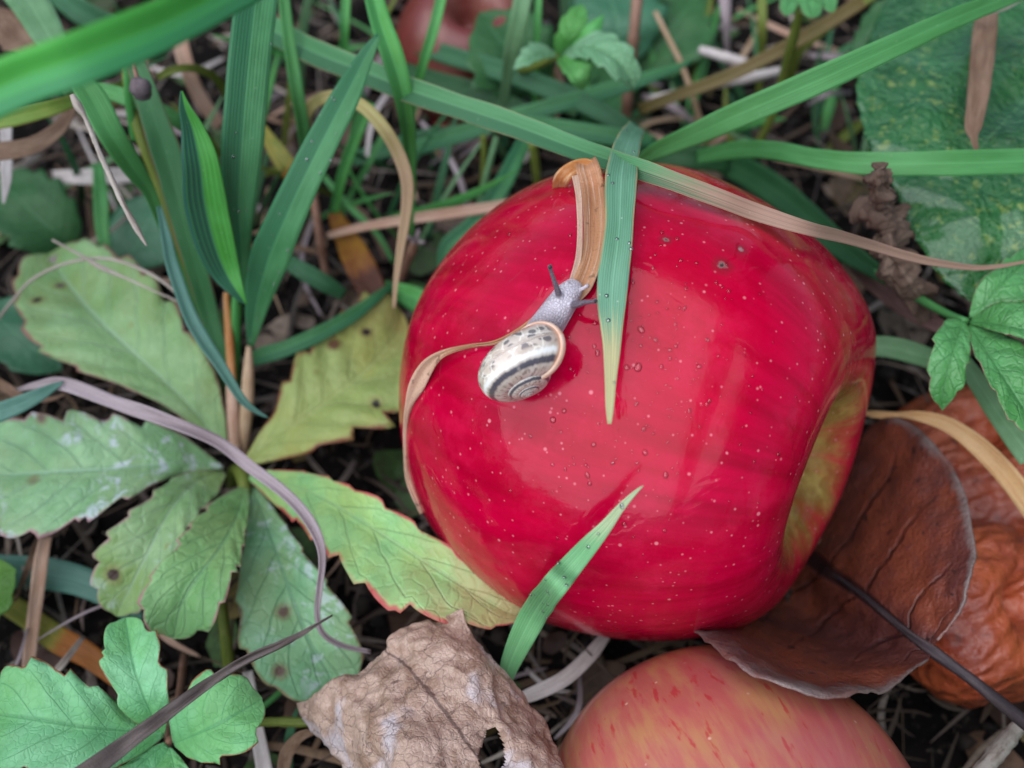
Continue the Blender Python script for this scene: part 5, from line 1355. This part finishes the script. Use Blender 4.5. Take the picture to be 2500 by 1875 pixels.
def scraps():
    rnd = random.Random(19)
    V, F, C = [], [], []
    pal = [(.10, .055, .035), (.17, .10, .065), (.24, .16, .11), (.07, .035, .028), (.05, .11, .03), (.08, .16, .05), (.20, .15, .05), (.30, .22, .17)]
    for i in range(420):
        y = rnd.uniform(-7, 17); x = rnd.uniform(-1, 1) * (9 + (y + 7) * .45)
        q = Vector((x, y, 0))
        z = .30 * noise.noise(q * .35) + .22 * noise.noise(q * 1.1) + .12 * noise.noise(q * 2.6) - .25
        c = Vector((x, y, z + rnd.uniform(.05, .5))); r = rnd.uniform(.15, .6)
        a0 = rnd.uniform(0, 6.28); tx, ty = rnd.uniform(-.5, .5), rnd.uniform(-.5, .5); el = rnd.uniform(.4, 1)
        col = Vector(rnd.choice(pal)) * rnd.uniform(.5, 1.1)
        b = len(V); n = 14
        for ring in (0, .5, 1):
            for k in range(n):
                th = 2 * math.pi * k / n
                rr = r * ring * (1 + .35 * noise.noise(Vector((math.cos(th) * 1.5, math.sin(th) * 1.5, i * 1.7))) + .12 * noise.noise(Vector((th * 3, i, 0))))
                u, w = rr * math.cos(th), rr * math.sin(th) * el
                px = u * math.cos(a0) - w * math.sin(a0); py = u * math.sin(a0) + w * math.cos(a0)
                V.append(c + Vector((px, py, px * tx + py * ty + .25 * (px * px - py * py) / r + .15 * r * noise.noise(Vector((px * 4, py * 4, i)))))); C.append(col)
        F += [tuple(k + b for k in f) for f in grid_faces(3, n, True)]
    g = G('leaf scrap'); ob = g.obj()
    at = g.n('Attribute', attribute_name='tint').outputs[0]
    n1 = g.noise(ob, 5.0, 5, .65)
    m = g.pbsdf(g.mix(g.math('MULTIPLY', g.sm(n1, .4, .7), .6), at, (.03, .018, .014)), .6, g.bump(n1, .6, .04), .3, .1)
    o = mesh_obj('leaf_scraps', V, F, m, cols=C, origin=(0, 0, 0))
    tag(o, 'small torn scraps of dead and green leaf scattered through the straw', 'leaf litter', kind='stuff')
scraps()

# ------------------------------------------------------------------ water beads
def water_mat():
    g = G('water')                                # thin clear film of a bead: light passes, refraction's dark rim is put into the tint, the top glints
    fc = g.n('LayerWeight', {'Blend': .5}).outputs['Facing']
    tr = g.n('BsdfTransparent', {'Color': g.mix(g.sm(fc, .45, .95), (1, 1, 1), (.50, .46, .46))})
    gl = g.n('BsdfGlossy', {'Color': (1, 1, 1), 'Roughness': .02})
    fr = g.n('Fresnel', {'IOR': 1.45})
    mx = g.n('MixShader', {'Fac': fr.outputs[0]})
    g.t.links.new(tr.outputs[0], mx.inputs[1]); g.t.links.new(gl.outputs[0], mx.inputs[2])
    g.t.links.new(mx.outputs[0], g.out.inputs[0])
    return g.m
def bead_mesh():
    V = []
    nu, nv = 9, 16
    for i in range(nu):
        a = math.pi * i / (nu - 1)
        for j in range(nv):
            b = 2 * math.pi * j / nv
            z = math.cos(a)
            V.append((math.sin(a) * math.cos(b), math.sin(a) * math.sin(b), z * .6 if z > 0 else z * .25))
    me = bpy.data.meshes.new('water_bead')
    me.from_pydata(V, [], [tuple(reversed(f)) for f in grid_faces(nu, nv, True)])
    for p in me.polygons: p.use_smooth = True
    me.materials.append(water_mat())
    return me
BEAD = bead_mesh()
def dew_mesh():
    me = BEAD.copy(); me.name = 'dew_bead'
    g = G('dew')
    fc = g.n('LayerWeight', {'Blend': .5}).outputs['Facing']
    tr = g.n('BsdfTransparent', {'Color': (1, 1, 1)})
    gl = g.n('BsdfGlossy', {'Color': (1, 1, 1), 'Roughness': .12})
    fr = g.n('Fresnel', {'IOR': 2.4})
    mx = g.n('MixShader', {'Fac': fr.outputs[0]})
    g.t.links.new(tr.outputs[0], mx.inputs[1]); g.t.links.new(gl.outputs[0], mx.inputs[2])
    g.t.links.new(mx.outputs[0], g.out.inputs[0])
    me.materials[0] = g.m
    return me
DEW = dew_mesh()
def bead(p, n, r, el=1.0, spin=0.0, dew=False, label='tiny clear water bead on the shiny red apple skin', group='water beads on the red apple'):
    o = bpy.data.objects.new('dew_bead' if dew else 'water_bead', DEW if dew else BEAD)
    COL.objects.link(o)
    o.location = p
    o.rotation_mode = 'QUATERNION'
    o.rotation_quaternion = Vector(n).to_track_quat('Z', 'Y') @ Matrix.Rotation(spin, 3, 'Z').to_quaternion()
    o.scale = (r * el, r, r)
    tag(o, label, 'water bead', group, 'thing')
rnd = random.Random(21)
cnt = 0
spots = [(1459, 862, 12), (1530, 897, 11), (1558, 897, 13), (1377, 1003, 11), (1350, 1025, 12), (1572, 1047, 10), (1565, 805, 10), (1415, 768, 7), (1545, 690, 8), (1594, 655, 8), (1553, 987, 8), (1494, 990, 6), (1430, 1135, 8), (1497, 1130, 6), (1434, 1160, 8), (1380, 1145, 6), (1295, 1065, 8), (1600, 830, 9), (1675, 705, 8), (1672, 752, 7), (1650, 845, 10), (1625, 1160, 9), (1626, 940, 5), (1655, 925, 6), (1440, 1180, 10), (1575, 1105, 9), (1533, 1240, 7), (1555, 1130, 6)]
for x, y, r in spots:
    p = on(RA, x, y); bead(p, onn(RA, x, y), rnd.uniform(.5, .78) * r * depth_of(p) / FPX, rnd.uniform(1, 1.5), rnd.uniform(0, 3.14)); cnt += 1
while cnt < 270:
    x = rnd.gauss(1560, 150); y = rnd.gauss(930, 190)
    if not (1230 < x < 1950 and 560 < y < 1480): continue
    r = min(2.6 + rnd.expovariate(.6), 7)
    p = on(RA, x, y)
    bead(p, onn(RA, x, y), rnd.uniform(.55, .85) * r * depth_of(p) / FPX, rnd.uniform(1, 1.25), rnd.uniform(0, 3.14)); cnt += 1

# ------------------------------------------------------------------ the place around: taller meadow grass outside the picture and an added tree overhead for reflection and shade
def meadow():
    rnd = random.Random(3)
    V, F, UV = [], [], []
    def seen(p):
        d = p - CAM; dz = d.dot(CF)
        if dz < .5: return (p - CAM).length < 7
        return abs(d.dot(CR) / dz) < .66 and abs(d.dot(CU) / dz) < .52
    cnt = 0
    while cnt < 4200:
        r = 12 + 75 * rnd.random() ** 1.3; a = rnd.uniform(0, 2 * math.pi)
        x = r * math.cos(a); y = 4 + r * math.sin(a)
        h = rnd.uniform(5, 15); w = rnd.uniform(.2, .55)
        lean = Vector((rnd.gauss(0, .5), rnd.gauss(0, .5), 0))
        c = Vector((x, y, -.3))
        pts = [c + Vector((0, 0, h * t)) + lean * (h * t * t) - Vector((0, 0, h * .35 * lean.length * t * t)) for t in (0, .25, .5, .75, 1)]
        if any(seen(p) for p in pts) or any((p - CAM).length < 9 for p in pts): continue
        cnt += 1
        s_ = Vector((-math.sin(a + rnd.uniform(-1, 1)), math.cos(a + rnd.uniform(-1, 1)), 0)).normalized()
        b = len(V)
        for k, p in enumerate(pts):
            ww = w * (1, 1, .85, .6, .05)[k]
            for m in (-.5, .5):
                V.append(p + s_ * (ww * m)); UV.append((k / 4, m + .5))
        for k in range(4): F.append((b + k * 2, b + k * 2 + 1, b + k * 2 + 3, b + k * 2 + 2))
    o = mesh_obj('meadow_grass', V, F, blade_mat('meadow blade', (.045, .17, .04), (.08, .23, .06), tip=(.25, .22, .09), ts=.85, ribs=5), UV, origin=(0, 0, 0))
    tag(o, 'longer green meadow grass growing all round the fallen apples', 'grass', kind='stuff')
meadow()
def tree():  # unseen tree, added to streak and dim the red apple
    base = Vector((135, 160, -2))
    root = empty('added_shade_tree', base)
    tag(root, 'unseen tree added to streak the apple with reflection and dim its right side', 'tree')
    g = G('added tree bark'); ob = g.obj()
    w = g.noise(ob, .12, 6, .7)
    bm_ = g.pbsdf(g.mix(g.sm(w, .35, .65), (.06, .045, .035), (.13, .10, .08)), .9, g.bump(w, 1.0, 2.0), .2)
    def added_limb(name, ctl):
        v, f, uv = tube_geo(ctl, 14, 60, .15, 3)
        return mesh_obj(name, v, f, bm_, uv, parent=root, origin=v[0])
    added_limb('added_trunk', [tuple(base) + (17,), (124, 140, 50, 14), (106, 108, 100, 12), (84, 66, 135, 11)])
    added_limb('added_limb', [(86, 70, 130, 12), (70, 34, 146, 13), (54, -30, 153, 13), (40, -100, 148, 12), (24, -190, 118, 9), (10, -260, 100, 5)])  # runs where its reflection crosses the apple as a dark stripe
    added_limb('added_limb', [(106, 108, 95, 9), (140, 95, 160, 8), (190, 85, 240, 5), (220, 90, 310, 3)])
    added_limb('added_limb', [(102, 100, 105, 8), (140, 45, 165, 7), (180, -40, 220, 5), (220, -90, 280, 2.5)])
    rnd = random.Random(8)
    V, F = [], []
    blobs = [(Vector((150, 40, 195)), 75), (Vector((215, 60, 230)), 85), (Vector((190, -60, 215)), 85), (Vector((120, 130, 190)), 80), (Vector((240, 0, 280)), 95), (Vector((150, -140, 225)), 55), (Vector((40, 190, 220)), 80)]  # foliage clumps placed to dim the right side of the apple
    for i in range(6500):
        c, r = rnd.choice(blobs)
        d = Vector((rnd.gauss(0, 1), rnd.gauss(0, 1), rnd.gauss(0, .8)))
        p = c + d.normalized() * r * rnd.random() ** .5
        a = Vector((rnd.gauss(0, 1), rnd.gauss(0, 1), rnd.gauss(0, .6))).normalized(); bn = a.orthogonal().normalized()
        L = rnd.uniform(5, 9); b = len(V)
        V += [p - a * L * .5, p + bn * L * .28, p + a * L * .5, p - bn * L * .28]
        F.append((b, b + 1, b + 2, b + 3))
    g = G('added tree leaves')
    lm = g.pbsdf((.05, .11, .03), .5, None, .4, .25, (.07, .16, .03))
    mesh_obj('added_crown', V, F, lm, parent=root, origin=(150, 40, 215), smooth=False)
tree()

# dew on three of the blades
rnd = random.Random(31)
for frag, n, lab in (('straight blue green blade leaning', 26, 'tiny dew bead on the leaning blue green blade'), ('young light green blade', 16, 'tiny dew bead on the young blade in front of the apple'), ('wide upright ribbed', 8, 'tiny dew bead on the wide upright blade'), ('drooping pale edged', 10, 'tiny dew bead on the drooping pale edged blade')):
    o = next(q for q in bpy.data.objects if q.get('label', '').startswith(frag))
    fs = [f for f in o.data.polygons]
    for i in range(n):
        f = rnd.choice(fs[len(fs) // 6:])
        vs = [o.data.vertices[k].co for k in f.vertices]
        a, b = rnd.random(), rnd.random()
        p = (vs[0] * (1 - a) + vs[1] * a) * (1 - b) + (vs[3] * (1 - a) + vs[2] * a) * b + o.location
        nn = f.normal.copy()
        if nn.dot(CAM - p) < 0: nn = -nn
        bead(p + nn * .008, nn, rnd.uniform(.012, .028), dew=True, label=lab, group=lab.replace('tiny dew bead', 'dew beads'))
